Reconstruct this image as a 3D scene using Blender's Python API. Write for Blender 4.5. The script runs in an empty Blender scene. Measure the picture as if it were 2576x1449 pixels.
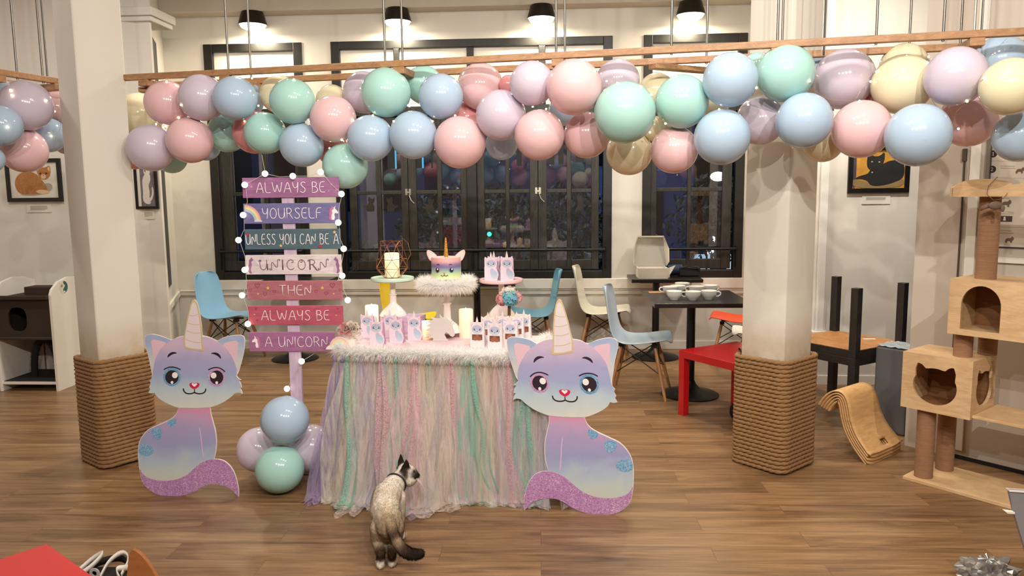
import bpy, bmesh, math, random
from mathutils import Vector, Matrix, Euler, noise
random.seed(11)
SC = bpy.context.scene
COL = SC.collection
PI = math.pi
V3 = Vector

# ---------------------------------------------------------------- camera, world, lights, exposure
CAM_F, CAM_H = 1900.0, 1.5
YAW, PITCH, ROLL = math.radians(3.094), math.radians(6.944), math.radians(-0.5946)
_f = V3((-math.sin(YAW) * math.cos(PITCH), math.cos(YAW) * math.cos(PITCH), -math.sin(PITCH)))
_r0 = V3((math.cos(YAW), math.sin(YAW), 0)); _u0 = _r0.cross(_f)
CR = _r0 * math.cos(ROLL) + _u0 * math.sin(ROLL)
CU = -_r0 * math.sin(ROLL) + _u0 * math.cos(ROLL)
CF = _f
CC = V3((0, 0, CAM_H))
cam_data = bpy.data.cameras.new('camera')
cam_data.sensor_width = 36.0
cam_data.lens = CAM_F / 2576.0 * 36.0
cam_data.clip_start = 0.05; cam_data.clip_end = 200
cam = bpy.data.objects.new('camera', cam_data); COL.objects.link(cam)
cam.matrix_world = Matrix(((CR.x, CU.x, -CF.x, CC.x), (CR.y, CU.y, -CF.y, CC.y), (CR.z, CU.z, -CF.z, CC.z), (0, 0, 0, 1)))
SC.camera = cam

SC.view_settings.view_transform = 'Standard'
SC.view_settings.look = 'None'
SC.view_settings.gamma = 1.0
SC.view_settings.use_curve_mapping = False
SC.view_settings.exposure = 0.27
cy = SC.cycles
cy.max_bounces = 6; cy.diffuse_bounces = 3; cy.glossy_bounces = 3; cy.transmission_bounces = 4
cy.transparent_max_bounces = 10; cy.caustics_reflective = False; cy.caustics_refractive = False
cy.sample_clamp_indirect = 4.0
cy.use_denoising = True
cy.use_adaptive_sampling = True

world = bpy.data.worlds.new('night'); SC.world = world; world.use_nodes = True
world.node_tree.nodes['Background'].inputs[0].default_value = (0.022, 0.032, 0.065, 1)
world.node_tree.nodes['Background'].inputs[1].default_value = 0.6

WARM = (1.0, 0.92, 0.82)
def disk_light(name, loc, power, size, col=WARM, target=None, spread=180):
    l = bpy.data.lights.new(name, 'AREA'); l.shape = 'DISK'; l.size = size; l.energy = power; l.color = col
    l.spread = math.radians(spread)
    o = bpy.data.objects.new(name, l); COL.objects.link(o); o.location = loc
    d = (V3(target) - V3(loc)) if target else V3((0, 0, -1))
    o.rotation_euler = d.to_track_quat('-Z', 'Y').to_euler()
    return o
CEIL = 3.55
for i, (x, y) in enumerate(((-0.35, 2.35), (0.35, 2.35), (1.1, 2.35))):
    disk_light('ceiling_spot', (x, y, CEIL - 0.2), 11, 0.06, WARM, (x * 1.0, y + 1.6, 0.3))
for i, (x, y) in enumerate(((-1.3, 0.3), (-0.35, 0.1), (0.5, 0.1), (1.4, 0.3))):
    disk_light('ceiling_spot', (x, y, 3.1), (25, 36, 37, 46)[i], 0.06, WARM, (x * 1.2, 3.8, 0.9))
for i, (x, y) in enumerate(((-4.0, 4.4), (-1.9, 5.2), (0.5, 5.2), (2.3, 4.7))):
    disk_light('ceiling_spot', (x, y, CEIL - 0.2), (22, 30, 28, 5)[i], 0.25, (1.0, 0.93, 0.82), None)

disk_light('ceiling_spot', (2.15, 4.75, 3.35), 18, 0.15, (1.0, 0.93, 0.82), (2.55, 5.95, 0.9), 120)

# ---------------------------------------------------------------- pixel helpers used while measuring the photograph
def ray(px, py):
    return CF + CR * ((px - 1288.0) / CAM_F) - CU * ((py - 724.5) / CAM_F)
def G(px, py, z=0.0):
    d = ray(px, py); return CC + d * ((z - CAM_H) / d.z)
def Yp(px, py, y):
    d = ray(px, py); return CC + d * (y / d.y)
def PLN(px, py, p, n):
    d = ray(px, py); n = V3((n[0], n[1], 0)); return CC + d * ((V3((p[0], p[1], 0)) - CC).dot(n) / d.dot(n))

# ---------------------------------------------------------------- materials
def lin(c):
    out = []
    for x in c[:3]:
        x = x / 255.0
        out.append(x / 12.92 if x <= 0.04045 else ((x + 0.055) / 1.055) ** 2.4)
    return tuple(out) + (1.0,)
MATS = {}
class NT:
    def __init__(s, name):
        s.m = bpy.data.materials.new(name); s.m.use_nodes = True; s.t = s.m.node_tree
        s.b = s.t.nodes['Principled BSDF']; s.out = s.t.nodes['Material Output']
    def n(s, typ, **kw):
        x = s.t.nodes.new(typ)
        for k, v in kw.items():
            setattr(x, k, v)
        return x
    def l(s, a, b): s.t.links.new(a, b)
    def coords(s, scale=(1, 1, 1), kind='Object', rot=(0, 0, 0)):
        tc = s.n('ShaderNodeTexCoord'); mp = s.n('ShaderNodeMapping')
        mp.inputs['Scale'].default_value = scale; mp.inputs['Rotation'].default_value = rot
        s.l(tc.outputs[kind], mp.inputs[0]); return mp.outputs[0]
    def noise(s, vec, scale, detail=3, rough=0.55, dist=0.0):
        x = s.n('ShaderNodeTexNoise'); x.inputs['Scale'].default_value = scale; x.inputs['Detail'].default_value = detail
        x.inputs['Roughness'].default_value = rough; x.inputs['Distortion'].default_value = dist
        s.l(vec, x.inputs['Vector']); return x.outputs[0]
    def ramp(s, fac, stops, interp='LINEAR'):
        x = s.n('ShaderNodeValToRGB'); cr = x.color_ramp; cr.interpolation = interp
        while len(cr.elements) < len(stops): cr.elements.new(0.5)
        for e, (p, c) in zip(cr.elements, stops):
            e.position = p; e.color = lin(c)
        s.l(fac, x.inputs[0]); return x.outputs[0]
    def mix(s, fac, a, b, mode='MIX'):
        x = s.n('ShaderNodeMix', data_type='RGBA', blend_type=mode)
        for inp, v in ((0, fac), (6, a), (7, b)):
            if hasattr(v, 'is_linked') or hasattr(v, 'links'): s.l(v, x.inputs[inp])
            else: x.inputs[inp].default_value = v
        return x.outputs[2]
    def math(s, op, a, b=None):
        x = s.n('ShaderNodeMath', operation=op)
        for i, v in enumerate((a, b)):
            if v is None: continue
            if hasattr(v, 'links'): s.l(v, x.inputs[i])
            else: x.inputs[i].default_value = v
        return x.outputs[0]
    def bump(s, h, strength=0.3, dist=0.01):
        x = s.n('ShaderNodeBump'); x.inputs['Strength'].default_value = strength; x.inputs['Distance'].default_value = dist
        s.l(h, x.inputs['Height']); s.l(x.outputs[0], s.b.inputs['Normal'])
    def color(s, sock): s.l(sock, s.b.inputs['Base Color'])

def mat(name, col, rough=0.5, metal=0.0, spec=0.5, var=0.06, vs=6.0, bump=0.0, bs=60.0, emit=None, es=0.0, coat=0.0, sss=0.0, stretch=(1, 1, 1)):
    if name in MATS: return MATS[name]
    t = NT(name); c = lin(col)
    t.b.inputs['Roughness'].default_value = rough; t.b.inputs['Metallic'].default_value = metal
    t.b.inputs['Specular IOR Level'].default_value = spec
    if coat: t.b.inputs['Coat Weight'].default_value = coat; t.b.inputs['Coat Roughness'].default_value = 0.06
    vec = t.coords(stretch)
    nz = t.noise(vec, vs, 4)
    d = tuple(max(0.0, x * (1 - var * 1.6)) for x in c[:3]) + (1,)
    u = tuple(min(1.0, x * (1 + var)) for x in c[:3]) + (1,)
    t.color(t.mix(nz, d, u))
    if bump:
        t.bump(t.noise(vec, bs, 4), bump, 0.004)
    if sss:
        t.b.inputs['Subsurface Weight'].default_value = sss
        t.b.inputs['Subsurface Radius'].default_value = (0.05, 0.05, 0.05); t.b.inputs['Subsurface Scale'].default_value = 0.3
    if emit:
        t.b.inputs['Emission Color'].default_value = lin(emit); t.b.inputs['Emission Strength'].default_value = es
    MATS[name] = t.m; return t.m

def wood(name, c1, c2, stretch=(2, 14, 14), rough=0.5, scale=3.0, bump=0.08, rot=(0, 0, 0)):
    if name in MATS: return MATS[name]
    t = NT(name); vec = t.coords(stretch, 'Object', rot)
    n1 = t.noise(vec, scale, 5, 0.6, 1.2)
    n2 = t.noise(vec, scale * 5, 3, 0.5, 0.3)
    f = t.math('ADD', t.math('MULTIPLY', n1, 0.75), t.math('MULTIPLY', n2, 0.3))
    t.color(t.ramp(f, [(0.3, c1), (0.72, c2)]))
    t.b.inputs['Roughness'].default_value = rough
    t.bump(n2, bump, 0.003)
    MATS[name] = t.m; return t.m

def grad(name, z0, z1, stops, nscale=6.0, namt=0.25, rough=0.45, spot=None, axis=2):
    """printed watercolour: colour bands along one local axis with blotches"""
    if name in MATS: return MATS[name]
    t = NT(name); vec = t.coords()
    sp = t.n('ShaderNodeSeparateXYZ'); t.l(vec, sp.inputs[0])
    mr = t.n('ShaderNodeMapRange'); mr.inputs[1].default_value = z0; mr.inputs[2].default_value = z1
    t.l(sp.outputs[axis], mr.inputs[0])
    nz = t.noise(vec, nscale, 5, 0.6, 0.6)
    f = t.math('ADD', mr.outputs[0], t.math('MULTIPLY', t.math('SUBTRACT', nz, 0.5), namt))
    col = t.ramp(f, stops)
    fine = t.noise(vec, nscale * 7, 4)
    col = t.mix(t.math('MULTIPLY', fine, 0.25), col, (0.9, 0.88, 0.92, 1), 'MULTIPLY')
    t.color(col); t.b.inputs['Roughness'].default_value = rough
    MATS[name] = t.m; return t.m

def glitter(name, c1, c2, scale=260):
    if name in MATS: return MATS[name]
    t = NT(name); vec = t.coords()
    v = t.n('ShaderNodeTexVoronoi'); v.inputs['Scale'].default_value = scale; t.l(vec, v.inputs['Vector'])
    nz = t.noise(vec, 9, 3)
    sep = t.n('ShaderNodeSeparateColor'); t.l(v.outputs['Color'], sep.inputs[0])
    f = t.math('ADD', t.math('MULTIPLY', sep.outputs[0], 0.65), t.math('MULTIPLY', nz, 0.35))
    t.color(t.ramp(f, [(0.15, c1), (0.75, c2), (0.93, (245, 225, 245))])); t.b.inputs['Roughness'].default_value = 0.4
    MATS[name] = t.m; return t.m

def glass(name, tint=(0.95, 0.97, 1.0, 1), refl=0.10):
    if name in MATS: return MATS[name]
    t = NT(name); t.t.nodes.remove(t.b)
    tr = t.n('ShaderNodeBsdfTransparent'); tr.inputs[0].default_value = tint
    gl = t.n('ShaderNodeBsdfGlossy'); gl.inputs['Roughness'].default_value = 0.02
    fr = t.n('ShaderNodeFresnel'); fr.inputs[0].default_value = 1.5
    f = t.math('MULTIPLY', fr.outputs[0], refl / 0.04)
    mx = t.n('ShaderNodeMixShader'); t.l(f, mx.inputs[0]); t.l(tr.outputs[0], mx.inputs[1]); t.l(gl.outputs[0], mx.inputs[2])
    t.l(mx.outputs[0], t.out.inputs[0]); MATS[name] = t.m; return t.m

def sheer(name, col, opac=0.5, lace=0.0):
    if name in MATS: return MATS[name]
    t = NT(name); t.t.nodes.remove(t.b)
    vec = t.coords()
    df = t.n('ShaderNodeBsdfDiffuse'); df.inputs[0].default_value = lin(col)
    tl = t.n('ShaderNodeBsdfTranslucent'); tl.inputs[0].default_value = lin(col)
    m1 = t.n('ShaderNodeMixShader'); m1.inputs[0].default_value = 0.35; t.l(df.outputs[0], m1.inputs[1]); t.l(tl.outputs[0], m1.inputs[2])
    tr = t.n('ShaderNodeBsdfTransparent')
    nz = t.noise(vec, 150, 4, 0.7) if lace else t.noise(t.coords((55, 55, 5)), 1.0, 4, 0.65)
    if lace:
        f = t.ramp(nz, [(0.36, (70, 70, 70)), (0.60, (245, 245, 245))])
    else:
        f = t.math('ADD', t.math('MULTIPLY', t.math('SUBTRACT', nz, 0.5), 1.7), opac)
    mx = t.n('ShaderNodeMixShader'); t.l(f, mx.inputs[0]); t.l(tr.outputs[0], mx.inputs[1]); t.l(m1.outputs[0], mx.inputs[2])
    t.l(mx.outputs[0], t.out.inputs[0]); MATS[name] = t.m; return t.m

def emis(name, col, strength):
    if name in MATS: return MATS[name]
    t = NT(name)
    t.b.inputs['Base Color'].default_value = lin(col)
    t.b.inputs['Emission Color'].default_value = lin(col); t.b.inputs['Emission Strength'].default_value = strength
    MATS[name] = t.m; return t.m

def plaster(name, col, bump=0.15):
    if name in MATS: return MATS[name]
    t = NT(name); vec = t.coords()
    c = lin(col); d = tuple(x * 0.93 for x in c[:3]) + (1,)
    t.color(t.mix(t.noise(vec, 1.6, 5, 0.6), d, c)); t.b.inputs['Roughness'].default_value = 0.85
    t.b.inputs['Specular IOR Level'].default_value = 0.25
    t.bump(t.noise(vec, 35, 4), bump, 0.004); MATS[name] = t.m; return t.m

# ---------------------------------------------------------------- mesh builder and object helpers
def lmat(o):
    m = Matrix.LocRotScale(o.location, o.rotation_euler, o.scale)
    return lmat(o.parent) @ m if o.parent else m

class MB:
    def __init__(s): s.v = []; s.f = []; s.mi = []
    def add(s, vs, fs, m=0):
        b = len(s.v); s.v.extend(V3(v) for v in vs)
        s.f.extend(tuple(b + i for i in f) for f in fs); s.mi.extend([m] * len(fs)); return s
    def box(s, lo, hi, m=0, R=None, o=None):
        x0, y0, z0 = lo; x1, y1, z1 = hi
        vs = [V3(p) for p in ((x0, y0, z0), (x1, y0, z0), (x1, y1, z0), (x0, y1, z0), (x0, y0, z1), (x1, y0, z1), (x1, y1, z1), (x0, y1, z1))]
        if R is not None: vs = [(R @ v) for v in vs]
        if o is not None: vs = [v + V3(o) for v in vs]
        return s.add(vs, [(0, 3, 2, 1), (4, 5, 6, 7), (0, 1, 5, 4), (1, 2, 6, 5), (2, 3, 7, 6), (3, 0, 4, 7)], m)
    def tube(s, pts, r, n=8, closed=False, m=0, caps=True, flat=None):
        pts = [V3(p) for p in pts]; N = len(pts)
        rs = r if isinstance(r, (list, tuple)) else [r] * N
        vs = []; fs = []; up = None
        for i, p in enumerate(pts):
            a = pts[(i - 1) % N] if (closed or i > 0) else p
            b = pts[(i + 1) % N] if (closed or i < N - 1) else p
            d = (b - a)
            if d.length < 1e-9: d = V3((0, 0, 1))
            d.normalize()
            if up is None:
                up = V3((0, 0, 1)) if abs(d.z) < 0.9 else V3((1, 0, 0))
            x = d.cross(up)
            if x.length < 1e-6: x = d.cross(V3((0, 1, 0.3)))
            x.normalize(); y = x.cross(d).normalized(); up = y
            for k in range(n):
                t = 2 * PI * k / n
                vs.append(p + x * (math.cos(t) * rs[i]) + y * (math.sin(t) * rs[i]))
        for i in range(N if closed else N - 1):
            j = (i + 1) % N
            for k in range(n):
                k2 = (k + 1) % n
                fs.append((i * n + k, i * n + k2, j * n + k2, j * n + k))
        if caps and not closed:
            fs.append(tuple(range(n - 1, -1, -1))); fs.append(tuple((N - 1) * n + k for k in range(n)))
        return s.add(vs, fs, m)
    def lathe(s, prof, c=(0, 0, 0), n=32, R=None, m=0, sx=1, sy=1):
        c = V3(c); vs = []; fs = []; N = len(prof)
        for r, z in prof:
            for k in range(n):
                t = 2 * PI * k / n
                p = V3((math.cos(t) * r * sx, math.sin(t) * r * sy, z))
                if R is not None: p = R @ p
                vs.append(c + p)
        for i in range(N - 1):
            for k in range(n):
                k2 = (k + 1) % n
                fs.append((i * n + k, i * n + k2, (i + 1) * n + k2, (i + 1) * n + k))
        if prof[0][0] > 1e-6: fs.append(tuple(range(n - 1, -1, -1)))
        if prof[-1][0] > 1e-6: fs.append(tuple((N - 1) * n + k for k in range(n)))
        return s.add(vs, fs, m)
    def ball(s, c, r, n=12, R=None, m=0):
        rx, ry, rz = (r, r, r) if not isinstance(r, (tuple, list)) else r
        prof = []
        h = max(4, n // 2)
        vs = []; fs = []
        for i in range(h + 1):
            a = -PI / 2 + PI * i / h
            for k in range(n):
                t = 2 * PI * k / n
                p = V3((math.cos(a) * math.cos(t) * rx, math.cos(a) * math.sin(t) * ry, math.sin(a) * rz))
                if R is not None: p = R @ p
                vs.append(V3(c) + p)
        for i in range(h):
            for k in range(n):
                k2 = (k + 1) % n
                fs.append((i * n + k, i * n + k2, (i + 1) * n + k2, (i + 1) * n + k))
        return s.add(vs, fs, m)
    def prism(s, pts, n, th, m=0):
        """closed outline (3-D points on a plane), front face as given, extruded by th against n (the outward front normal)"""
        pts = [V3(p) for p in pts]; n = V3(n).normalized(); N = len(pts)
        area = V3((0, 0, 0))
        for i in range(N): area += pts[i].cross(pts[(i + 1) % N])
        if area.dot(n) < 0: pts.reverse()
        vs = pts + [p - n * th for p in pts]
        fs = [tuple(range(N)), tuple(range(2 * N - 1, N - 1, -1))]
        for i in range(N):
            j = (i + 1) % N
            fs.append((i, N + i, N + j, j))
        return s.add(vs, fs, m)
    def build(s, name, mats, parent=None, smooth=None, local=False, bevel=0.0, seg=2):
        me = bpy.data.meshes.new(name)
        vs = s.v
        if parent is not None and not local:
            inv = lmat(parent).inverted(); vs = [inv @ v for v in vs]
        me.from_pydata([tuple(v) for v in vs], [], s.f)
        if not isinstance(mats, (list, tuple)): mats = [mats]
        for mm in mats: me.materials.append(mm)
        if len(mats) > 1: me.polygons.foreach_set('material_index', s.mi)
        me.update()
        if smooth is not None:
            me.polygons.foreach_set('use_smooth', [True] * len(me.polygons))
            if smooth < 180: me.set_sharp_from_angle(angle=math.radians(smooth))
        o = bpy.data.objects.new(name, me); COL.objects.link(o)
        if parent is not None: o.parent = parent
        if bevel:
            b = o.modifiers.new('bevel', 'BEVEL'); b.width = bevel; b.segments = seg; b.limit_method = 'ANGLE'; b.angle_limit = math.radians(40)
        return o

def tag(o, label, cat, group=None):
    o['label'] = label; o['category'] = cat
    if group: o['group'] = group
    return o
def thing(name, label, cat, loc=(0, 0, 0), rz=0.0, group=None, scale=1.0):
    o = bpy.data.objects.new(name, None); COL.objects.link(o)
    o.location = loc; o.rotation_euler = (0, 0, rz); o.scale = (scale, scale, scale)
    return tag(o, label, cat, group)
def struct(o):
    o['kind'] = 'structure'; return o
def sroot(name, loc=(0, 0, 0)):
    o = bpy.data.objects.new(name, None); COL.objects.link(o); o.location = loc; o['kind'] = 'structure'; return o
def dup(root, loc, rz, label, group=None, scale=None):
    r = root.copy(); COL.objects.link(r); r.location = loc; r.rotation_euler = (0, 0, rz)
    r['label'] = label
    if group: r['group'] = group
    if scale: r.scale = (scale, scale, scale)
    for ch in root.children:
        c = ch.copy(); COL.objects.link(c); c.parent = r
        for g in ch.children:
            d = g.copy(); COL.objects.link(d); d.parent = c
    return r
def RZ(a): return Matrix.Rotation(a, 3, 'Z')
def RX(a): return Matrix.Rotation(a, 3, 'X')
def RY(a): return Matrix.Rotation(a, 3, 'Y')
def smoothpts(pts, it=2, closed=True):
    for _ in range(it):
        q = []; N = len(pts)
        for i in range(N if closed else N - 1):
            a = V3(pts[i]); b = V3(pts[(i + 1) % N]); q.append(a * 0.75 + b * 0.25); q.append(a * 0.25 + b * 0.75)
        if not closed: q = [V3(pts[0])] + q + [V3(pts[-1])]
        pts = q
    return pts
def arc(cx, cz, rx, rz, a0, a1, n=12):
    return [(cx + rx * math.cos(math.radians(a0 + (a1 - a0) * i / n)), cz + rz * math.sin(math.radians(a0 + (a1 - a0) * i / n))) for i in range(n + 1)]

def crsm(pts, k=4, sharp=48):
    """closed outline rounded with a Catmull-Rom curve, keeping the sharp tips"""
    P = [V3((p[0], p[1], 0)) for p in pts]; N = len(P); T = []
    for i in range(N):
        a = P[i] - P[i - 1]; b = P[(i + 1) % N] - P[i]
        T.append(None if a.angle(b, 0) > math.radians(sharp) else (P[(i + 1) % N] - P[i - 1]) * 0.5)
    out = []
    for i in range(N):
        j = (i + 1) % N; p, q = P[i], P[j]; d = q - p
        m0 = T[i] if T[i] is not None else d; m1 = T[j] if T[j] is not None else d
        m0 = m0 * min(1.0, d.length / max(1e-9, m0.length)); m1 = m1 * min(1.0, d.length / max(1e-9, m1.length))
        for s in range(k):
            t = s / k; t2, t3 = t * t, t * t * t
            c = p * (2 * t3 - 3 * t2 + 1) + m0 * (t3 - 2 * t2 + t) + q * (-2 * t3 + 3 * t2) + m1 * (t3 - t2)
            out.append((c.x, c.y))
    return out

# ================================================================ SETTING
M_WALL = plaster('white_wall', (226, 221, 213))
M_WALLB = plaster('white_wall_back', (225, 220, 211))
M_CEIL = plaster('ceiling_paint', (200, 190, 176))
M_PILLAR = plaster('pillar_paint', (224, 218, 208), 0.25)
def pillar_mat():
    t = NT('pillar_paint_stained'); vec = t.coords(); c = lin((224, 218, 208))
    base = t.mix(t.noise(vec, 1.6, 5, 0.6), tuple(x * .93 for x in c[:3]) + (1,), c)
    sp = t.n('ShaderNodeSeparateXYZ'); t.l(vec, sp.inputs[0])
    mr = t.n('ShaderNodeMapRange'); mr.inputs[1].default_value = 0.84; mr.inputs[2].default_value = 0.63; t.l(sp.outputs[2], mr.inputs[0])
    f = t.math('MULTIPLY', mr.outputs[0], t.math('MULTIPLY', t.noise(vec, 9, 4), 1.15))
    t.color(t.mix(f, base, lin((176, 148, 104)))); t.b.inputs['Roughness'].default_value = 0.85; t.b.inputs['Specular IOR Level'].default_value = 0.25
    t.bump(t.noise(vec, 35, 4), 0.25, 0.004); return t.m
M_PILLAR = pillar_mat()
M_BLACK = wood('black_paint_wood', (8, 8, 7), (27, 25, 21), (3, 3, 3), 0.45, 4, 0.15)
M_SASH = wood('dark_sash_wood', (16, 15, 12), (58, 55, 47), (9, 9, 1.2), 0.5, 3, 0.2)
M_GLASS = glass('window_glass', (0.9, 0.93, 1.0, 1), 0.13)
M_FROST = mat('white_transom_board', (238, 232, 220), 0.35, var=0.02)
M_METAL = mat('grey_steel', (120, 116, 110), 0.35, 0.9)
M_DARKM = mat('black_metal', (18, 17, 16), 0.45, 0.3)
M_WHITE = mat('white_paint', (236, 232, 224), 0.4, var=0.02)

def floor_mat():
    t = NT('oak_vinyl_planks'); vec = t.coords((1, 1, 1), 'Object', (0, 0, math.radians(-1.0)))
    br = t.n('ShaderNodeTexBrick'); br.offset = 0.37; br.inputs['Scale'].default_value = 1.0
    br.inputs['Brick Width'].default_value = 1.15; br.inputs['Row Height'].default_value = 0.148
    br.inputs['Mortar Size'].default_value = 0.0012; br.inputs['Mortar Smooth'].default_value = 0.3
    br.inputs['Color1'].default_value = (0.15, 0.15, 0.15, 1); br.inputs['Color2'].default_value = (0.85, 0.85, 0.85, 1)
    br.inputs['Mortar'].default_value = (0.5, 0.5, 0.5, 1)
    t.l(vec, br.inputs['Vector'])
    sep = t.n('ShaderNodeSeparateColor'); t.l(br.outputs['Color'], sep.inputs[0])
    add = t.n('ShaderNodeVectorMath', operation='ADD'); t.l(vec, add.inputs[0])
    cmb = t.n('ShaderNodeCombineXYZ'); t.l(t.math('MULTIPLY', sep.outputs[0], 7.0), cmb.inputs[0]); t.l(t.math('MULTIPLY', sep.outputs[0], 3.0), cmb.inputs[2])
    t.l(cmb.outputs[0], add.inputs[1])
    mp = t.n('ShaderNodeMapping'); mp.inputs['Scale'].default_value = (0.9, 9, 1); t.l(add.outputs[0], mp.inputs[0])
    g1 = t.noise(mp.outputs[0], 1.6, 6, 0.62, 0.9)
    mp2 = t.n('ShaderNodeMapping'); mp2.inputs['Scale'].default_value = (2.2, 45, 1); t.l(add.outputs[0], mp2.inputs[0])
    g2 = t.noise(mp2.outputs[0], 2.0, 4, 0.6, 0.3)
    f = t.math('ADD', t.math('MULTIPLY', g1, 0.75), t.math('ADD', t.math('MULTIPLY', g2, 0.28), t.math('MULTIPLY', sep.outputs[0], 0.10)))
    col = t.ramp(f, [(0.28, (50, 35, 24)), (0.45, (105, 78, 52)), (0.62, (141, 108, 75)), (0.85, (173, 141, 104))])
    col = t.mix(t.math('MULTIPLY', br.outputs['Fac'], 0.55), col, lin((60, 38, 22)))
    t.color(col)
    t.l(t.math('ADD', t.math('MULTIPLY', g2, 0.16), 0.27), t.b.inputs['Roughness'])
    t.b.inputs['Specular IOR Level'].default_value = 0.45
    t.bump(t.math('SUBTRACT', g2, br.outputs['Fac']), 0.06, 0.002)
    return t.m
M_FLOOR = floor_mat()
YW = 7.324
b = MB().box((-5.6, -3.1, -0.08), (9.0, YW + 0.25, 0)); struct(b.build('floor', M_FLOOR))
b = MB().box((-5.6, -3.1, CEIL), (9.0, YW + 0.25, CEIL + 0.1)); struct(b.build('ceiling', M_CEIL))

def wx(px): return Yp(px, 500, YW).x
def wz(py): return Yp(1200, py, YW).z
SILL, HEAD = 0.70, 2.975
WIN = [(-3.345, -2.383), (-2.104, 0.570), (0.858, 1.815)]
b = MB()
xs = [-3.9] + [v for w in WIN for v in w] + [3.7]
for i in range(0, len(xs), 2):
    b.box((xs[i], YW, 0), (xs[i + 1], YW + 0.25, CEIL))
for w in WIN:
    b.box((w[0], YW, 0), (w[1], YW + 0.25, SILL)); b.box((w[0], YW, HEAD), (w[1], YW + 0.25, CEIL))
struct(b.build('wall_back', M_WALLB))
# white sill band, dado rail and skirting under the windows
b = MB().box((-3.35, YW - 0.035, SILL - 0.10), (1.83, YW, SILL)); struct(b.build('trim_1', plaster('sill_paint', (238, 232, 222)), bevel=0.006))
b = MB().box((-3.74, YW - 0.022, 0.545), (1.86, YW, 0.585)); b.box((-3.74, YW - 0.03, 0.585), (1.86, YW, 0.596))
struct(b.build('trim_2', M_WALLB, bevel=0.004))
b = MB().box((-3.75, YW - 0.015, 0), (1.88, YW, 0.085)); struct(b.build('baseboard_back', M_WHITE, bevel=0.004))
# beam over the windows
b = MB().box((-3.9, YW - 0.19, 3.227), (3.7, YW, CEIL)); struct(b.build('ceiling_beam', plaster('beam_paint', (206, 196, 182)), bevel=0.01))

def window(name, x0, x1, leaves, mull, tmull):
    """leaves: list of (glass column px edges) ; all flush black frame in the wall plane"""
    W = sroot(name, ((x0 + x1) / 2, YW, SILL))
    fy0, fy1 = YW - 0.012, YW + 0.09
    TR0, TR1 = 2.27, 2.36      # transom bar
    fw = 0.085
    b = MB()
    b.box((x0, fy0, SILL), (x0 + fw, fy1, HEAD)); b.box((x1 - fw, fy0, SILL), (x1, fy1, HEAD))
    b.box((x0 + fw, fy0, SILL), (x1 - fw, fy1, SILL + 0.075)); b.box((x0 + fw, fy0, HEAD - 0.075), (x1 - fw, fy1, HEAD))
    b.box((x0 + fw, fy0, TR0), (x1 - fw, fy1, TR1))
    for m0, m1 in mull: b.box((m0, fy0, SILL + 0.075), (m1, fy1, TR0))
    for m0, m1 in tmull: b.box((m0, fy0, TR1), (m1, fy1, HEAD - 0.075))
    b.build('window_frame', M_BLACK, W, bevel=0.005)
    edges = [x0 + fw] + [v for m in tmull for v in m] + [x1 - fw]
    for i in range(0, len(edges), 2):
        MB().box((edges[i], YW + 0.03, TR1), (edges[i + 1], YW + 0.05, HEAD - 0.075)).build('transom_panel', M_FROST, W)
    zb, zt = SILL + 0.085, TR0 - 0.005
    zm = wz(482)
    for (l0, l1, g0, g1, g2, g3) in leaves:
        sy0, sy1 = YW + 0.02, YW + 0.065
        b = MB()
        b.box((l0, sy0, zb), (g0, sy1, zt)); b.box((g3, sy0, zb), (l1, sy1, zt)); b.box((g1, sy0, zb), (g2, sy1, zt))
        for a0, a1 in ((g0, g1), (g2, g3)):
            b.box((a0, sy0, zb), (a1, sy1, wz(655))); b.box((a0, sy0, zt - 0.09), (a1, sy1, zt)); b.box((a0, sy0 + 0.004, zm - 0.018), (a1, sy1, zm + 0.018))
        c = b.build('casement', M_SASH, W, bevel=0.004)
        MB().box((g0 - 0.003, YW + 0.045, wz(657)), (g3 + 0.003, YW + 0.049, zt - 0.08)).build('pane', M_GLASS, c)
    b = MB().tube([(x0 + fw - 0.02, YW - 0.045, wz(629)), (x1 - fw + 0.02, YW - 0.045, wz(629))], 0.014, 10)
    for xx in [x0 + fw - 0.02] + [(m0 + m1) / 2 for m0, m1 in mull] + [x1 - fw + 0.02]:
        b.tube([(xx, YW - 0.012, wz(629)), (xx, YW - 0.047, wz(629))], 0.012, 8)
        b.tube([(xx, YW - 0.03, wz(622)), (xx, YW - 0.03, wz(676))], 0.009, 8)
    b.build('safety_bar', M_DARKM, W, smooth=40)
    return W
def lf(*px): return tuple(wx(p) for p in px)
w1 = window('window_1', *WIN[0], [lf(552, 757, 584, 662, 672, 744)], [], [])
w2 = window('window_2', *WIN[1], [lf(878, 1026, 896, 946, 957, 1009), lf(1027, 1175, 1047, 1100, 1111, 1159), lf(1200, 1353, 1218, 1272, 1281, 1333), lf(1354, 1507, 1375, 1426, 1437, 1488)],
            [(wx(1175), wx(1200))], [(wx(1000), wx(1014)), (wx(1180), wx(1197)), (wx(1357), wx(1374))])
w3 = window('window_3', *WIN[2], [lf(1635, 1842, 1652, 1730, 1739, 1818)], [], [])
for px in (1026.5, 1353.5):   # bright latches on the meeting stiles
    b = MB(); x = wx(px); z = wz(481)
    b.box((x - 0.028, YW + 0.012, z - 0.03), (x - 0.006, YW + 0.02, z + 0.03)); b.box((x + 0.006, YW + 0.012, z - 0.03), (x + 0.028, YW + 0.02, z + 0.03))
    b.box((x - 0.014, YW, z - 0.012), (x + 0.02, YW + 0.012, z + 0.004)); b.tube([(x + 0.01, YW, z - 0.03), (x + 0.03, YW - 0.01, z - 0.08), (x + 0.06, YW - 0.01, z - 0.11)], 0.005, 6)
    b.build('latch', mat('latch_steel', (190, 185, 170), 0.3, 0.8), w2)
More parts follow.
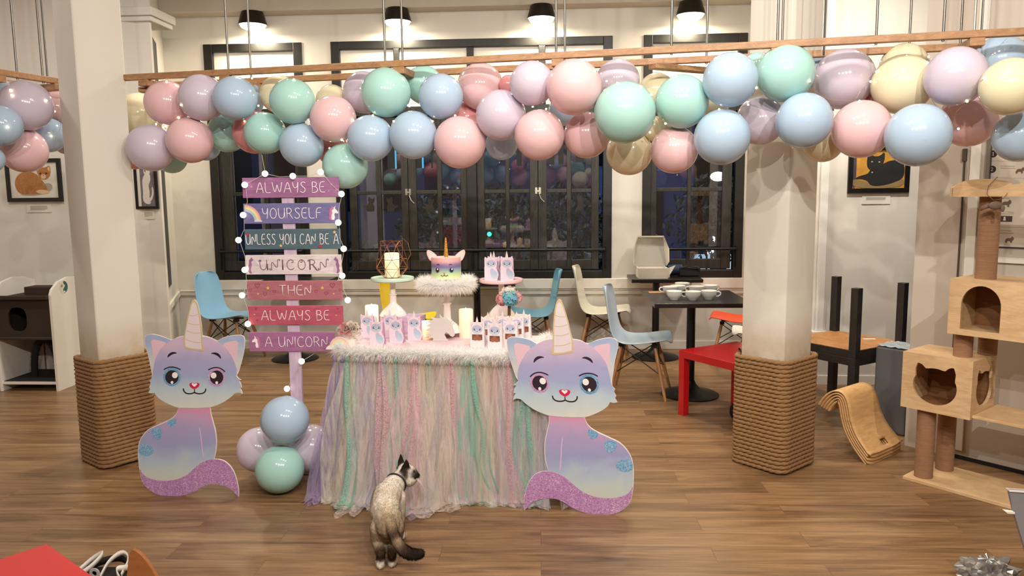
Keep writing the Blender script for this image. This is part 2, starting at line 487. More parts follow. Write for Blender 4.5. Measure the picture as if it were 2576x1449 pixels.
# vinyl letters high on the panes (only their feet show under the balloons) and small cat decals
M_VIN = mat('black_vinyl', (6, 6, 8), 0.6)
M_EDGELIT = mat('blue_lit_edge', (60, 150, 200), 0.5, emit=(60, 160, 220), es=0.35)  # glowing colour paints the blue light along the letter edges
for (a, c, top, bot, e) in ((975, 994, 330, 421, 1), (1046, 1062, 330, 421, 1), (1085, 1089, 340, 421, 0), (1300, 1313, 330, 418, 0), (1382, 1395, 330, 416, 0), (1405, 1418, 330, 415, 0), (1449, 1470, 330, 411, 0)):
    x0, x1 = wx(a), wx(c)
    b = MB().box((x0, YW + 0.040, wz(bot)), (x1, YW + 0.0445, wz(top)))
    b.build('vinyl_letter', M_VIN, w2)
    if e: MB().box((x1, YW + 0.040, wz(bot)), (x1 + 0.016, YW + 0.0445, wz(top))).build('vinyl_letter', M_EDGELIT, w2)  # strip of painted blue light beside the letter, not vinyl
def decal(px, py, s, pts, W):
    MB().prism([(wx(px + x * s), YW + 0.040, wz(py - y * s)) for x, y in pts], (0, -1, 0), 0.003).build('cat_decal', mat('brown_decal', (52, 47, 40), 0.7), W)
CATD = [(-4, -9), (4, -9), (5, -4), (3, 1), (5, 4), (5, 9), (3, 7), (0, 8), (-2, 10), (-3, 6), (-2, 2), (-6, -2), (-9, -1), (-10, -3), (-6, -5)]
decal(929, 512, 2.0, CATD + [], w2); decal(980, 512, 2.0, [(-x, y) for x, y in CATD], w2)
decal(1080, 515, 2.0, CATD, w2); decal(1459, 513, 2.0, [(-x * .7, y) for x, y in CATD], w2)

# left side: far wall with pictures, its end cap, the oblique return with a narrow window
YL = 6.2
XL = Yp(405, 500, YL).x
XC = Yp(432, 500, YW).x
b = MB().box((-5.6, YL, 0), (XL, YL + 0.03, CEIL)); struct(b.build('wall_left', M_WALL))
n2 = V3((YW - YL, -(XC - XL), 0))
b = MB(); p0 = V3((XL - 0.02, YL + 0.02, 0)); p1 = V3((XC, YW + 0.02, 0)); off = V3((-0.25, -0.05, 0))
b.prism([p0, p1, p1 + off, p0 + off], (0, 0, -1), CEIL)
struct(b.build('wall_left_return', M_WALL))
d = (p1 - p0).normalized(); nn = V3((d.y, -d.x, 0))
W4 = sroot('window_4', p0 + d * 0.3)
b = MB(); q0 = p0 + d * 0.06; q1 = p0 + d * 0.42
for z0, z1 in ((0.74, 2.85),):
    b.prism([q0 + V3((0, 0, z0)), q1 + V3((0, 0, z0)), q1 + V3((0, 0, z1)), q0 + V3((0, 0, z1))], nn, 0.02)
b.v = [v + nn * 0.012 for v in b.v]
b.build('window_frame', M_BLACK, W4)
b = MB().box((XL - 0.30, YL - 0.05, 2.98), (XL + 0.05, YL + 0.35, 3.05)); b.box((XL - 0.28, YL - 0.03, 2.94), (XL + 0.03, YL + 0.33, 2.98))
struct(b.build('trim_3', M_WALL, bevel=0.008))
b = MB().prism([p0 + nn * 0.02 + V3((0, 0, 0.545)), p1 + nn * 0.02 + V3((0, 0, 0.545)), p1 + nn * 0.02 + V3((0, 0, 0.596)), p0 + nn * 0.02 + V3((0, 0, 0.596))], nn, 0.03)
struct(b.build('trim_4', M_WALLB))

# right side: frontal wall with the black cat picture, the splayed wall with the poster
YR = 5.95
b = MB().box((1.95, YR, 0), (4.4, YR + 0.2, CEIL)); struct(b.build('wall_right_back', plaster('right_back_paint', (222, 216, 206))))
b = MB().box((1.9, YR + 0.2, 0), (2.1, YW, CEIL)); struct(b.build('wall_right_return', M_WALL))
xt = Yp(2071, 500, YR).x
b = MB().box((xt - 0.03, YR - 0.03, 0.43), (xt + 0.03, YR, CEIL)); b.box((xt - 0.06, YR - 0.05, 0.40), (xt + 0.06, YR, 0.43)); struct(b.build('trim_5', M_WHITE, bevel=0.004))
b = MB().box((1.95, YR - 0.012, 0), (3.6, YR, 0.07)); struct(b.build('baseboard_right', M_WHITE))
RW = V3((2.092, 4.476, 0)); E1 = V3((0.656, -0.755, 0)).normalized(); E2 = V3((0.755, 0.656, 0)).normalized()
def RWp(a, c, z): return RW + E1 * a + E2 * c + V3((0, 0, z))
def rwbox(b, a0, a1, c0, c1, z0, z1, m=0):
    vs = [RWp(a, c, z) for z in (z0, z1) for a, c in ((a0, c0), (a1, c0), (a1, c1), (a0, c1))]
    return b.add(vs, [(0, 3, 2, 1), (4, 5, 6, 7), (0, 1, 5, 4), (1, 2, 6, 5), (2, 3, 7, 6), (3, 0, 4, 7)], m)
b = rwbox(MB(), 0, 9.6, 0, 0.12, 0, CEIL); struct(b.build('wall_right', plaster('right_paint', (208, 198, 186))))
def RA(px, py): # position along the splayed wall and height
    P = PLN(px, py, RW, E2); return (P - RW).dot(E1), P.z
# rear part of the room (behind the photographer)
b = MB().box((-5.6, -3.2, 0), (9.0, -3.1, CEIL)); struct(b.build('wall_rear', M_WALL))
b = MB().box((-5.7, -3.2, 0), (-5.6, YW, CEIL)); struct(b.build('wall_far_left', M_WALL))

# pillars: square white posts set askew, wrapped in sisal rope at the foot
def rounded_sq(c, s, r, ang, n=6):
    pts = []
    for k in range(4):
        a0 = PI / 2 * k
        cx = (s / 2 - r) * (1 if k in (0, 3) else -1); cyy = (s / 2 - r) * (1 if k in (0, 1) else -1)
        for i in range(n + 1):
            t = a0 + PI / 2 * i / n
            pts.append((cx + r * math.cos(t), cyy + r * math.sin(t)))
    R = RZ(ang)
    return [R @ V3((x, y, 0)) + V3((c[0], c[1], 0)) for x, y in pts]
M_ROPE = wood('sisal_rope', (110, 80, 50), (168, 128, 86), (60, 60, 60), 0.85, 4, 0.3)
def pillar(name, corner, angL, s):
    """corner = front corner, angL = direction of the left face going back-left"""
    e1 = V3((math.cos(angL), math.sin(angL), 0)); e2 = V3((e1.y, -e1.x, 0))
    c = V3((corner[0], corner[1], 0)) + (e1 + e2) * (s / 2)
    b = MB(); pts = rounded_sq(c, s, 0.012, angL, 3)
    b.prism(pts, (0, 0, -1), CEIL)
    struct(b.build(name, M_PILLAR, smooth=30)); return c
def rope(c, ang, s, h, label):
    base = rounded_sq(c, s, 0.05, ang, 8)
    N = len(base); per = [0.0]
    for i in range(N): per.append(per[-1] + (base[(i + 1) % N] - base[i]).length)
    L = per[-1]
    def at(d):
        d %= L
        for i in range(N):
            if per[i + 1] >= d:
                t = (d - per[i]) / max(1e-9, per[i + 1] - per[i]); return base[i].lerp(base[(i + 1) % N], t)
        return base[0]
    rr = 0.0122; turns = int(h / (2 * rr * 0.97)); step = 0.0068; K = int(turns * L / step)
    vs = []; fs = []; n = 10
    ctr = V3((c[0], c[1], 0))
    for i in range(K + 1):
        dd = i * step; p = at(dd) + V3((0, 0, rr + (h - 2 * rr) * i / K))
        t = at(dd + 0.004) - at(dd - 0.004); t.normalize(); o = V3((t.y, -t.x, 0))
        for k in range(n):
            a = 2 * PI * k / n
            q = rr * (0.78 + 0.36 * abs(math.sin(1.5 * (a - dd * 58.0)))) * (1 + 0.05 * math.sin(i * 12.9898 + k))
            vs.append(p + o * (q * math.cos(a)) + V3((0, 0, q * math.sin(a))))
    for i in range(K):
        for k in range(n):
            k2 = (k + 1) % n; fs.append((i * n + k, i * n + k2, (i + 1) * n + k2, (i + 1) * n + k))
    b = MB().add(vs, fs)
    rnd = random.Random(5)      # stray fibres
    for i in range(260):
        p = at(rnd.random() * L) + V3((0, 0, rnd.random() * h)); o = (p - ctr); o.z = 0; o.normalize()
        p = p + o * rr; q = p + o * rnd.uniform(0.002, 0.010) + V3((rnd.uniform(-.015, .015), rnd.uniform(-.015, .015), rnd.uniform(-.02, .012)))
        b.add([p, p + V3((0, 0, 0.0012)), q], [(0, 1, 2)])
    ro = b.build('sisal_rope_wrap', M_ROPE, smooth=180)
    return tag(ro, label, 'rope')
aL = math.radians(143.6); aR = math.radians(130.9)
cL = pillar('pillar_left', (-2.510, 3.975), aL, 0.255)
cR = pillar('pillar_right', (1.218, 3.985), aR, 0.266)
rope(cL, aL, 0.312, 0.64, 'brown sisal rope wound round the foot of the left white pillar')
rope(cR, aR, 0.325, 0.64, 'brown sisal rope wound round the foot of the right white pillar')

# ---------------------------------------------------------------- night outside the windows
EX = lin
b = MB().box((-20, YW + 0.3, -3.2), (20, 32, -3.0)); g = b.build('ground_outside', mat('night_asphalt', (40, 42, 48), 0.7)); struct(g)
def facade(name, label, x0, x1, y, z0, z1, col, wins, wcol, lit):
    r = thing(name, label, 'building', ((x0 + x1) / 2, y, z0))
    b = MB().box((x0, y, z0), (x1, y + 3, z1)); b.box((x0 - 0.1, y - 0.25, z1 - 0.3), (x1 + 0.1, y, z1))
    b.box((x0, y - 0.2, z0 + 3.0), (x1, y, z0 + 3.25))
    b.build('wall', mat('facade_%d_%d_%d' % col, col, 0.8, var=0.15), r)
    for (a, c, d, e) in wins:
        MB().box((a, y - 0.06, c), (d, y + 0.01, e)).build('window', wcol, r)
    return r
MWD = mat('night_window', (16, 18, 30), 0.2)
MWL = emis('lit_shopfront', (190, 220, 235), 0.8)
facade('corner_building', 'blue lit building with dark windows seen through the left window panes', -10.5, -3.2, 19, -3, 6.0, (56, 66, 104), [(-9.6 + i * 1.3, z, -8.9 + i * 1.3, z + 1.5) for i in range(5) for z in (-1.6, 1.2, 3.6)], MWD, 0)
facade('shophouse_building', 'pale blue house front seen through the rightmost pane of the middle window', 0.9, 3.2, 17.5, -3, 6.0, (76, 92, 146), [(2.05, -0.2, 2.5, 1.6), (2.05, 2.2, 2.5, 4.2), (1.05, 2.2, 1.4, 4.2)], MWD, 0)
facade('street_building', 'dim house with a bright shopfront seen through the right window', 3.4, 9.0, 22, -3, 5.0, (48, 54, 78), [(4.2, 0.6, 5.2, 2.2), (6.0, 0.6, 7.2, 2.2), (4.2, 3.0, 5.2, 4.2)], MWD, 0)
def foliage(name, label, c, rx, ry, rz, n, seed, trunk=True):
    r = thing(name, label, 'tree', (c[0], c[1], -3.0))
    rnd = random.Random(seed); b = MB()
    for i in range(n * 2):
        while True:
            p = V3((rnd.uniform(-1, 1), rnd.uniform(-1, 1), rnd.uniform(-1, 1)))
            if 0.25 < p.length < 1: break
        p = V3((c[0] + p.x * rx, c[1] + p.y * ry, c[2] + p.z * rz)); s = rnd.uniform(0.05, 0.10)
        R = Euler((rnd.uniform(0, 6), rnd.uniform(0, 6), rnd.uniform(0, 6))).to_matrix()
        b.add([p + R @ V3(q) * s for q in ((-1, 0, 0), (0, -.5, .1), (1, 0, 0), (0, .5, .1))], [(0, 1, 2, 3)])
    b.build('leaves', mat('night_leaves', (84, 98, 80), 0.6, var=0.4, vs=2), r)
    if trunk: MB().tube([(c[0], c[1], -3), (c[0] + 0.1, c[1], c[2])], [0.22, 0.1], 8).build('trunk', mat('night_bark', (44, 38, 32), 0.9), r)
foliage('street_tree', 'dark leafy tree outside behind the second and third panes of the middle window', (-1.35, 13.5, 0.7), 1.5, 1.2, 1.1, 1500, 3)
foliage('street_tree', 'dark leafy tree outside behind the right half of the middle window', (0.35, 15.8, 0.2), 1.2, 1.0, 1.6, 1500, 4)
foliage('street_tree', 'low dark bush outside at the left end of the middle window', (-3.6, 13.0, 0.0), 1.0, 1.0, 0.8, 900, 6)
foliage('street_tree', 'thin dark street tree outside behind the right window', (3.1, 14.5, 1.0), 1.0, 0.8, 0.9, 350, 7)
b = MB().box((4.0, 21.6, -1.2), (6.3, 21.7, -0.2)); tag(b.build('shopfront', MWL), 'glowing white shopfront far outside, low behind the right window', 'shop window')
sl = thing('street_lamp', 'bright white street lamp glowing outside, high in the right window', 'street lamp', (3.05, 13.0, -3))
MB().tube([(3.35, 13, -3), (3.35, 13, 2.9), (3.05, 13, 3.0)], 0.05, 8).build('pole', M_DARKM, sl)
P = Yp(1806, 444, 13.0)
MB().ball(P, (0.13, 0.1, 0.08), 12).build('lamp_head', emis('street_lamp_glow', (235, 250, 255), 8.0), sl)
tl = thing('traffic_light', 'small green traffic light shining outside through the middle window', 'traffic light', (0, 12, -3))
P = Yp(1231, 589, 12.0)
MB().box((P.x - 0.06, P.y + 0.02, P.z - 0.2), (P.x + 0.06, P.y + 0.1, P.z + 0.2)).tube([(P.x, P.y + 0.06, -3), (P.x, P.y + 0.06, P.z)], 0.04, 6).build('housing', M_DARKM, tl)
MB().ball(P, 0.035, 10).build('green_lens', emis('green_signal', (40, 255, 190), 4.0), tl)
for px, py in ((1794, 600), (1800, 604), (1790, 632), (1779, 634)):
    P = Yp(px, py, 20); r = thing('street_light', 'small bright street light far outside, low in the right window', 'street light', (P.x, P.y, -3), 0, 'distant lights low in the right window'); MB().ball(P, 0.06, 8).build('globe', emis('street_glow', (200, 235, 255), 5.0), r); MB().tube([(P.x, P.y + .05, -3), (P.x, P.y + .05, P.z)], .025, 6).build('pole', M_DARKM, r)
lo = bpy.data.lights.new('blue_street_light', 'AREA'); lo.energy = 330; lo.size = 6; lo.color = (0.72, 0.82, 1.0)
o = bpy.data.objects.new('blue_street_light', lo); COL.objects.link(o); o.location = (-2, 13, 7.5); o.rotation_euler = (V3((-1, 20, 0)) - V3((-2, 13, 7.5))).to_track_quat('-Z', 'Y').to_euler()

# ================================================================ OVERHEAD SHELF, LAMPS
M_PINE = wood('pine_slat', (136, 96, 62), (184, 142, 102), (4, 22, 22), 0.5, 2.5, 0.08)
ZS = 2.19
A = G(310, 187, ZS); B_ = G(2576, 68.5, ZS)
SD = (B_ - A).normalized(); SN = V3((-SD.y, SD.x, 0))      # along, backward
if SN.y < 0: SN = -SN
def sbox(b, o, d, n, a0, a1, c0, c1, z0, z1):
    vs = [o + d * a + n * c + V3((0, 0, z - o.z)) for z in (z0, z1) for a, c in ((a0, c0), (a1, c0), (a1, c1), (a0, c1))]
    return b.add(vs, [(0, 3, 2, 1), (4, 5, 6, 7), (0, 1, 5, 4), (1, 2, 6, 5), (2, 3, 7, 6), (3, 0, 4, 7)])
def sa(px, py=100, c=0.0):   # distance along the shelf of a pixel column
    P = PLN(px, py, A + SN * c, SN); return (P - A).dot(SD)
LS = 4.95
sh = thing('hanging_cat_walkway', 'long pine slat cat walkway hung from steel rods over the balloon garland', 'shelf', (0.0, 4.0, ZS))
SW = 0.34
sbox(MB(), A, SD, SN, -0.02, LS, 0, 0.035, ZS - 0.032, ZS).build('rail', M_PINE, sh, bevel=0.003)
sbox(MB(), A, SD, SN, -0.02, LS, SW - 0.035, SW, ZS - 0.032, ZS).build('rail', M_PINE, sh, bevel=0.003)
ks = [0.12, 0.62] + [sa(p) for p in (1000, 1402, 1958, 2460)]
for k in ks:
    sbox(MB(), A, SD, SN, k - 0.03, k + 0.03, -0.0, SW, ZS - 0.067, ZS - 0.032).build('cross_slat', M_PINE, sh, bevel=0.003)
for (a0, a1) in ((0.05, 0.55), (sa(1640), sa(1790))):
    b = MB(); P0 = A + SD * a0 + SN * 0.06; P1 = A + SD * a1 + SN * 0.28; dd = (P1 - P0).normalized(); pn = V3((-dd.y, dd.x, 0))
    sbox(b, P0, dd, pn, 0, (P1 - P0).length, -0.03, 0.03, ZS - 0.092, ZS - 0.067); b.build('diagonal_brace', M_PINE, sh, bevel=0.003)
for px, c in ((572, .018), (628, SW - .018), (968, .018), (1012, SW - .018), (1399, .018), (1421, SW - .018), (1689, .018), (1778, SW - .018), (1955, .018), (1967, SW - .018), (2203, .018), (2287, SW - .018), (2371, .018), (2415, SW - .018)):
    k = sa(px, 120, c); P = A + SD * k + SN * c
    MB().tube([(P.x, P.y, ZS - 0.04), (P.x, P.y, CEIL)], 0.006, 8).build('hanging_rod', M_METAL, sh, smooth=60)
for px in (2075, 2452, 2470):   # thin cables further back on the splayed wall side
    k = sa(px, 60, 0.17); P = A + SD * k + SN * 0.17
    MB().tube([(P.x, P.y, ZS - 0.05), (P.x, P.y, CEIL)], 0.005, 6).build('hanging_rod', M_METAL, sh, smooth=60)
A2 = G(140, 195, ZS); B2 = G(-160, 148, ZS)
D2 = (B2 - A2).normalized(); N2 = V3((D2.y, -D2.x, 0))
if N2.y < 0: N2 = -N2
sh2 = thing('hanging_cat_walkway', 'short pine slat cat walkway left of the left pillar, over the small balloon cluster', 'shelf', A2)
sbox(MB(), A2, D2, N2, -0.1, 1.3, 0, 0.035, ZS - 0.032, ZS).build('rail', M_PINE, sh2, bevel=0.003)
sbox(MB(), A2, D2, N2, -0.1, 1.3, 0.30, 0.335, ZS - 0.032, ZS).build('rail', M_PINE, sh2, bevel=0.003)
for k in (-0.02, 0.32, 0.75): sbox(MB(), A2, D2, N2, k - 0.03, k + 0.03, 0, 0.335, ZS - 0.067, ZS - 0.032).build('cross_slat', M_PINE, sh2, bevel=0.003)
for px, c in ((40, .018), (104, .018), (116, .31)):
    d = ray(px, 150); P = PLN(px, 150, A2 + N2 * c, N2)
    MB().tube([(P.x, P.y, ZS - 0.04), (P.x, P.y, CEIL)], 0.006, 8).build('hanging_rod', M_METAL, sh2, smooth=60)

# lamps under the beam
for i, (px, lab) in enumerate(((636, 'leftmost of the four black dome lamps over the windows'), (1000, 'black dome lamp over the left half of the middle window'), (1362, 'black dome lamp over the right half of the middle window'), (1737, 'black dome lamp over the right window, nearest the right pillar'))):
    P = Yp(px, 60, 7.17)
    r = thing('ceiling_lamp', lab, 'lamp', (P.x, 7.17, 3.227), group='dome lamps over the windows')
    MB().lathe([(0.0, 0.0), (0.098, 0.0), (0.105, -0.02), (0.128, -0.10), (0.132, -0.12), (0.122, -0.115), (0.10, -0.02), (0.0, -0.01)], (P.x, 7.17, 3.227), 28).build('lamp_shade', mat('black_enamel', (26, 22, 17), 0.35), r, smooth=40)
    MB().lathe([(0.0, -0.165), (0.06, -0.16), (0.105, -0.14), (0.122, -0.112), (0.0, -0.10)], (P.x, 7.17, 3.227), 28).build('diffuser', emis('lamp_diffuser', (255, 244, 214), 9.0), r, smooth=40)
    disk_light('dome_lamp_light', (P.x, 7.165, 3.05), 15, 0.2, (1.0, 0.86, 0.62))

# ================================================================ BALLOONS
def balloon_mat(name, col):
    t = NT('balloon_' + name)
    c = lin(col)
    t.b.inputs['Base Color'].default_value = c
    t.b.inputs['Roughness'].default_value = 0.13; t.b.inputs['Specular IOR Level'].default_value = 0.5
    tl = t.n('ShaderNodeBsdfTranslucent'); tl.inputs[0].default_value = c
    mx = t.n('ShaderNodeMixShader'); mx.inputs[0].default_value = 0.10
    t.l(t.b.outputs[0], mx.inputs[1]); t.l(tl.outputs[0], mx.inputs[2]); t.l(mx.outputs[0], t.out.inputs[0])
    return t.m
BC = {'M': ('mint green', (176, 222, 214)), 'P': ('pink', (238, 198, 202)), 'L': ('lavender', (214, 202, 220)), 'B': ('pale blue', (182, 206, 230)), 'Y': ('cream yellow', (238, 228, 194)), 'K': ('backlit pink', (236, 162, 164))}  # K: coral tone puts light shining through pink back balloons into the colour
BMESH = {}
for k, (nm, col) in BC.items():
    vs = []; fs = []; n = 40; h = 24
    prof = []
    for i in range(h + 1):
        a = PI * i / h; r = math.sin(a); z = math.cos(a)
        if z < 0: r *= (1 - 0.10 * (-z) ** 2); z *= 1.05
        prof.append((r, z))
    prof[-1] = (0.03, prof[-1][1]); prof[0] = (0.0, 1.0)
    prof += [(0.03, -1.07), (0.055, -1.11), (0.06, -1.13), (0.0, -1.125)]
    bb = MB().lathe(prof, (0, 0, 0), n)
    o = bb.build('balloon', balloon_mat(nm.replace(' ', '_'), col), smooth=180)
    BMESH[k] = o.data; bpy.data.objects.remove(o)
MAIN = [('Y', 350, 290, 55, 1, .30), ('P', 421, 259, 55, 0), ('L', 508, 246, 57.5, 0), ('B', 591, 247, 54, 0), ('B', 616, 250, 47, 1), ('L', 380, 372, 58.5, 0), ('P', 477, 353, 57, 0), ('M', 571, 335, 48, 1), ('K', 640, 333, 54, 1),
    ('M', 431, 398, 38, 1), ('K', 338, 398, 28, 1, .30), ('B', 517, 368, 36, 1), ('Y', 703, 238, 48, 1), ('M', 735.6, 255, 56.5, 0), ('M', 667, 335, 52, 0), ('B', 759, 365, 55, 0), ('Y', 835, 253, 40, 1), ('P', 838, 299.5, 58, 0),
    ('M', 869, 417.5, 57, 0), ('K', 838, 375, 42, 1), ('L', 915, 232, 52, 1), ('M', 971, 233, 62, 0), ('B', 932, 348, 58, 0), ('M', 1066, 213, 48, 1), ('B', 1109, 243, 56.5, 0), ('B', 1040, 340, 60, 0), ('P', 1208, 217, 58, 1), ('K', 1168, 300, 42, 1),
    ('P', 1157, 358, 65.5, 0), ('L', 1260, 290, 63, 0), ('B', 1262, 362, 41, 1), ('L', 1338, 210, 56, 0), ('K', 1279, 213, 24, 1), ('P', 1444, 219, 69.5, 0), ('L', 1554, 204, 55, 1), ('P', 1357, 340, 63, 0), ('P', 1476, 340, 58, 0), ('B', 1415, 280, 36, 1),
    ('M', 1571.6, 283, 77, 0), ('Y', 1583, 383, 58, 1), ('Y', 1652, 228, 45, 1), ('M', 1715, 256, 67, 0), ('P', 1696, 377, 59.5, 0), ('Y', 1652, 325, 32, 1), ('B', 1837, 201, 68, 0), ('B', 1816, 345, 69.5, 0), ('Y', 1795, 258, 40, 1),
    ('M', 1905, 168, 36, 1), ('M', 1976, 184.6, 71.5, 0), ('L', 1914, 304, 60, 1), ('B', 2023, 303.6, 69, 0), ('B', 2060, 178, 38, 1), ('L', 2123.6, 198, 74, 0), ('P', 2167, 325, 72, 0), ('Y', 2071, 359, 49, 1), ('Y', 2274, 168, 58, 1),
    ('Y', 2270, 212, 74, 0), ('L', 2404, 192.6, 73.5, 0), ('B', 2309, 340, 78, 0), ('P', 2438, 298, 70, 1), ('B', 2516, 154, 64, 1), ('Y', 2542, 218, 71, 0), ('B', 2566, 343, 63, 0), ('K', 2197, 262, 34, 1)]
LEFT = [('L', 65.5, 265.5, 62, 0), ('B', 2, 316, 50, 0), ('P', 59, 378, 56, 0), ('B', 120, 340, 43, 1), ('P', 148, 272, 42, 1), ('L', 150, 228, 30, 1), ('B', -8, 240, 45, 1), ('B', -24, 400, 33, 0), ('L', 164, 362, 26, 1)]
def axis_z(P): return (P - CC).dot(CF)
BALL = []
def place_cluster(lst, zfun, gname, lo, hi):
    items = []
    for (c, px, py, r, lay, *ex) in lst:
        z0 = zfun(px) + (ex[0] if ex else 0)
        items.append([c, px, py, r, lay, z0 + (-0.09 if lay == 0 else 0.13), z0])
    def pos(it): return CC + ray(it[1], it[2]) * it[5]
    for _ in range(220):
        for i in range(len(items)):
            for j in range(i):
                a, c = items[i], items[j]
                pa, pc = pos(a), pos(c); ra, rc = a[3] * a[5] / CAM_F, c[3] * c[5] / CAM_F
                d = (pa - pc).length; need = 0.985 * (ra + rc)
                if d < need:
                    s = 1 if (a[5] > c[5] or (a[5] == c[5] and a[4] > c[4])) else -1
                    st = min(0.012, (need - d) * 0.5)
                    a[5] += s * st; c[5] -= s * st
        for it in items: it[5] = min(max(it[5], it[6] + lo), it[6] + hi)
    order = sorted(range(len(items)), key=lambda i: items[i][1])
    cnt = {}
    tot = {}
    for it in items: tot[it[0]] = tot.get(it[0], 0) + 1
    ORD = ['first', 'second', 'third', 'fourth', 'fifth', 'sixth', 'seventh', 'eighth', 'ninth', 'tenth', 'eleventh', 'twelfth', 'thirteenth', 'fourteenth', 'fifteenth', 'sixteenth']
    for i in order:
        it = items[i]; c = it[0]; k = cnt.get(c, 0); cnt[c] = k + 1
        P = pos(it); R = it[3] * it[5] / CAM_F
        o = bpy.data.objects.new('balloon', BMESH[c]); COL.objects.link(o)
        o.location = P
        tgt = CC + ray(it[1], 290 if gname == 'main' else 320) * (it[6] + 0.05)
        d = (tgt - P)
        if d.length < 0.02: d = V3((0, 1, 0))
        d = (d.normalized() + V3((0, 0.9, 0))).normalized()
        o.rotation_euler = (-d).to_track_quat('Z', 'Y').to_euler()
        o.scale = (R, R, R * 0.985)
        nm = BC[c][0]
        row = 'upper' if it[2] < 285 else 'lower'
        where = 'in the long garland' if gname == 'main' else 'in the cluster left of the left pillar'
        if gname == 'main':
            lab = f"{nm} balloon, {'half hidden at back' if it[4] else row + ' front row'}, {ORD[k]} {nm} one from the left in garland"
        else:
            lab = f"{'half hidden ' if it[4] else ''}{nm} balloon, {ORD[k]} {nm} one in cluster at far left"
        tag(o, lab, 'balloon', 'balloons of the long garland' if gname == 'main' else 'balloons left of the left pillar')
        BALL.append((P, R, it[1], it[2], it[3]))
    return items
def zmain(px):
    P = PLN(px, 200, A + SN * 0.12, SN); return axis_z(P)
def zleft(px):
    P = PLN(max(px, -40), 250, A2 + N2 * 0.10, N2); return axis_z(P)
place_cluster(MAIN, zmain, 'main', -0.30, 0.30)
place_cluster(LEFT, zleft, 'left', -0.28, 0.32)
# four balloons at the foot of the sign
FT = [('B', 717, 1056, 60.5, 3.68, 'pale blue balloon on top of the balloon bunch at the sign post foot'), ('M', 704, 1180, 60.5, 3.66, 'mint green balloon resting on the floor at the sign post foot'),
      ('L', 652, 1131, 56, 3.84, 'lavender balloon left of the sign post foot, behind the mint one'), ('L', 783, 1128, 60, 3.86, 'lavender balloon right of the sign post foot, beside the tulle skirt')]
for c, px, py, r, y, lab in FT:
    P = Yp(px, py, y); R = r * axis_z(P) / CAM_F
    if c == 'M': P.z = R + 0.001
    o = bpy.data.objects.new('balloon', BMESH[c]); COL.objects.link(o); o.location = P; o.scale = (R, R, R * 0.985)
    d = (V3((-1.40, 3.80, 0.2)) - P).normalized(); o.rotation_euler = (-d).to_track_quat('Z', 'Y').to_euler()
    tag(o, lab, 'balloon', 'balloons at the sign foot')
# fairy lights strung through the garland
M_LED = emis('warm_led', (255, 226, 170), 9.0)
M_WIRE = mat('thin_wire', (190, 180, 150), 0.4, 0.5)
def fairy(lst, label, zf):
    pts = []
    for px, py in lst:
        d = ray(px, py); best = zf(px) - 0.02
        for P, R, bx, by, br in BALL:
            oc = P - CC; tca = oc.dot(d) / d.length; dn = d.normalized(); q = oc.length_squared - oc.dot(dn) ** 2
            if q < R * R:
                th = (oc.dot(dn) - math.sqrt(R * R - q)) / d.length - 0.006
                best = min(best, th)
        pts.append(CC + d * best)
    r = thing('fairy_light_string', label, 'fairy lights', pts[0])
    order = sorted(range(len(pts)), key=lambda i: lst[i][0])
    b = MB()
    for i in range(len(order) - 1):
        p, q = pts[order[i]], pts[order[i + 1]]
        m = (p + q) / 2 + V3((0, 0.10, -0.02)); b.tube([p, (p + m) / 2 + V3((0, 0.03, 0)), m, (q + m) / 2 + V3((0, 0.03, 0)), q], 0.0007, 4)
    b.build('wire', M_WIRE, r)
    for p in pts: MB().ball(p, 0.0052, 8).build('bulb', M_LED, r, smooth=180)
fairy([(455, 264), (450, 297), (411, 321), (393, 312), (419, 205), (417, 318), (615, 305), (650, 266), (634, 197), (778, 305), (829, 373), (739, 200), (888, 302), (938, 290), (990, 305), (1030, 267), (1088, 305), (1145, 291), (1145, 203), (1374, 274), (1340, 268), (1497, 176), (1553, 209), (1612, 217), (1638, 238), (1674, 311), (1635, 333), (1809, 275), (1882, 263), (1903, 221), (1912, 140), (2037, 204), (2162, 254), (2205, 180), (2333, 157), (2336, 143), (2433, 255), (2411, 324), (2476, 197), (2540, 90), (2190, 205), (1526, 204), (1184, 158), (860, 352)], 'warm fairy light string threaded through the long balloon garland', zmain)
fairy([(129, 342), (138, 280), (26, 226), (29, 239), (117, 253), (20, 320)], 'short warm fairy light string in the balloon cluster left of the left pillar', zleft)

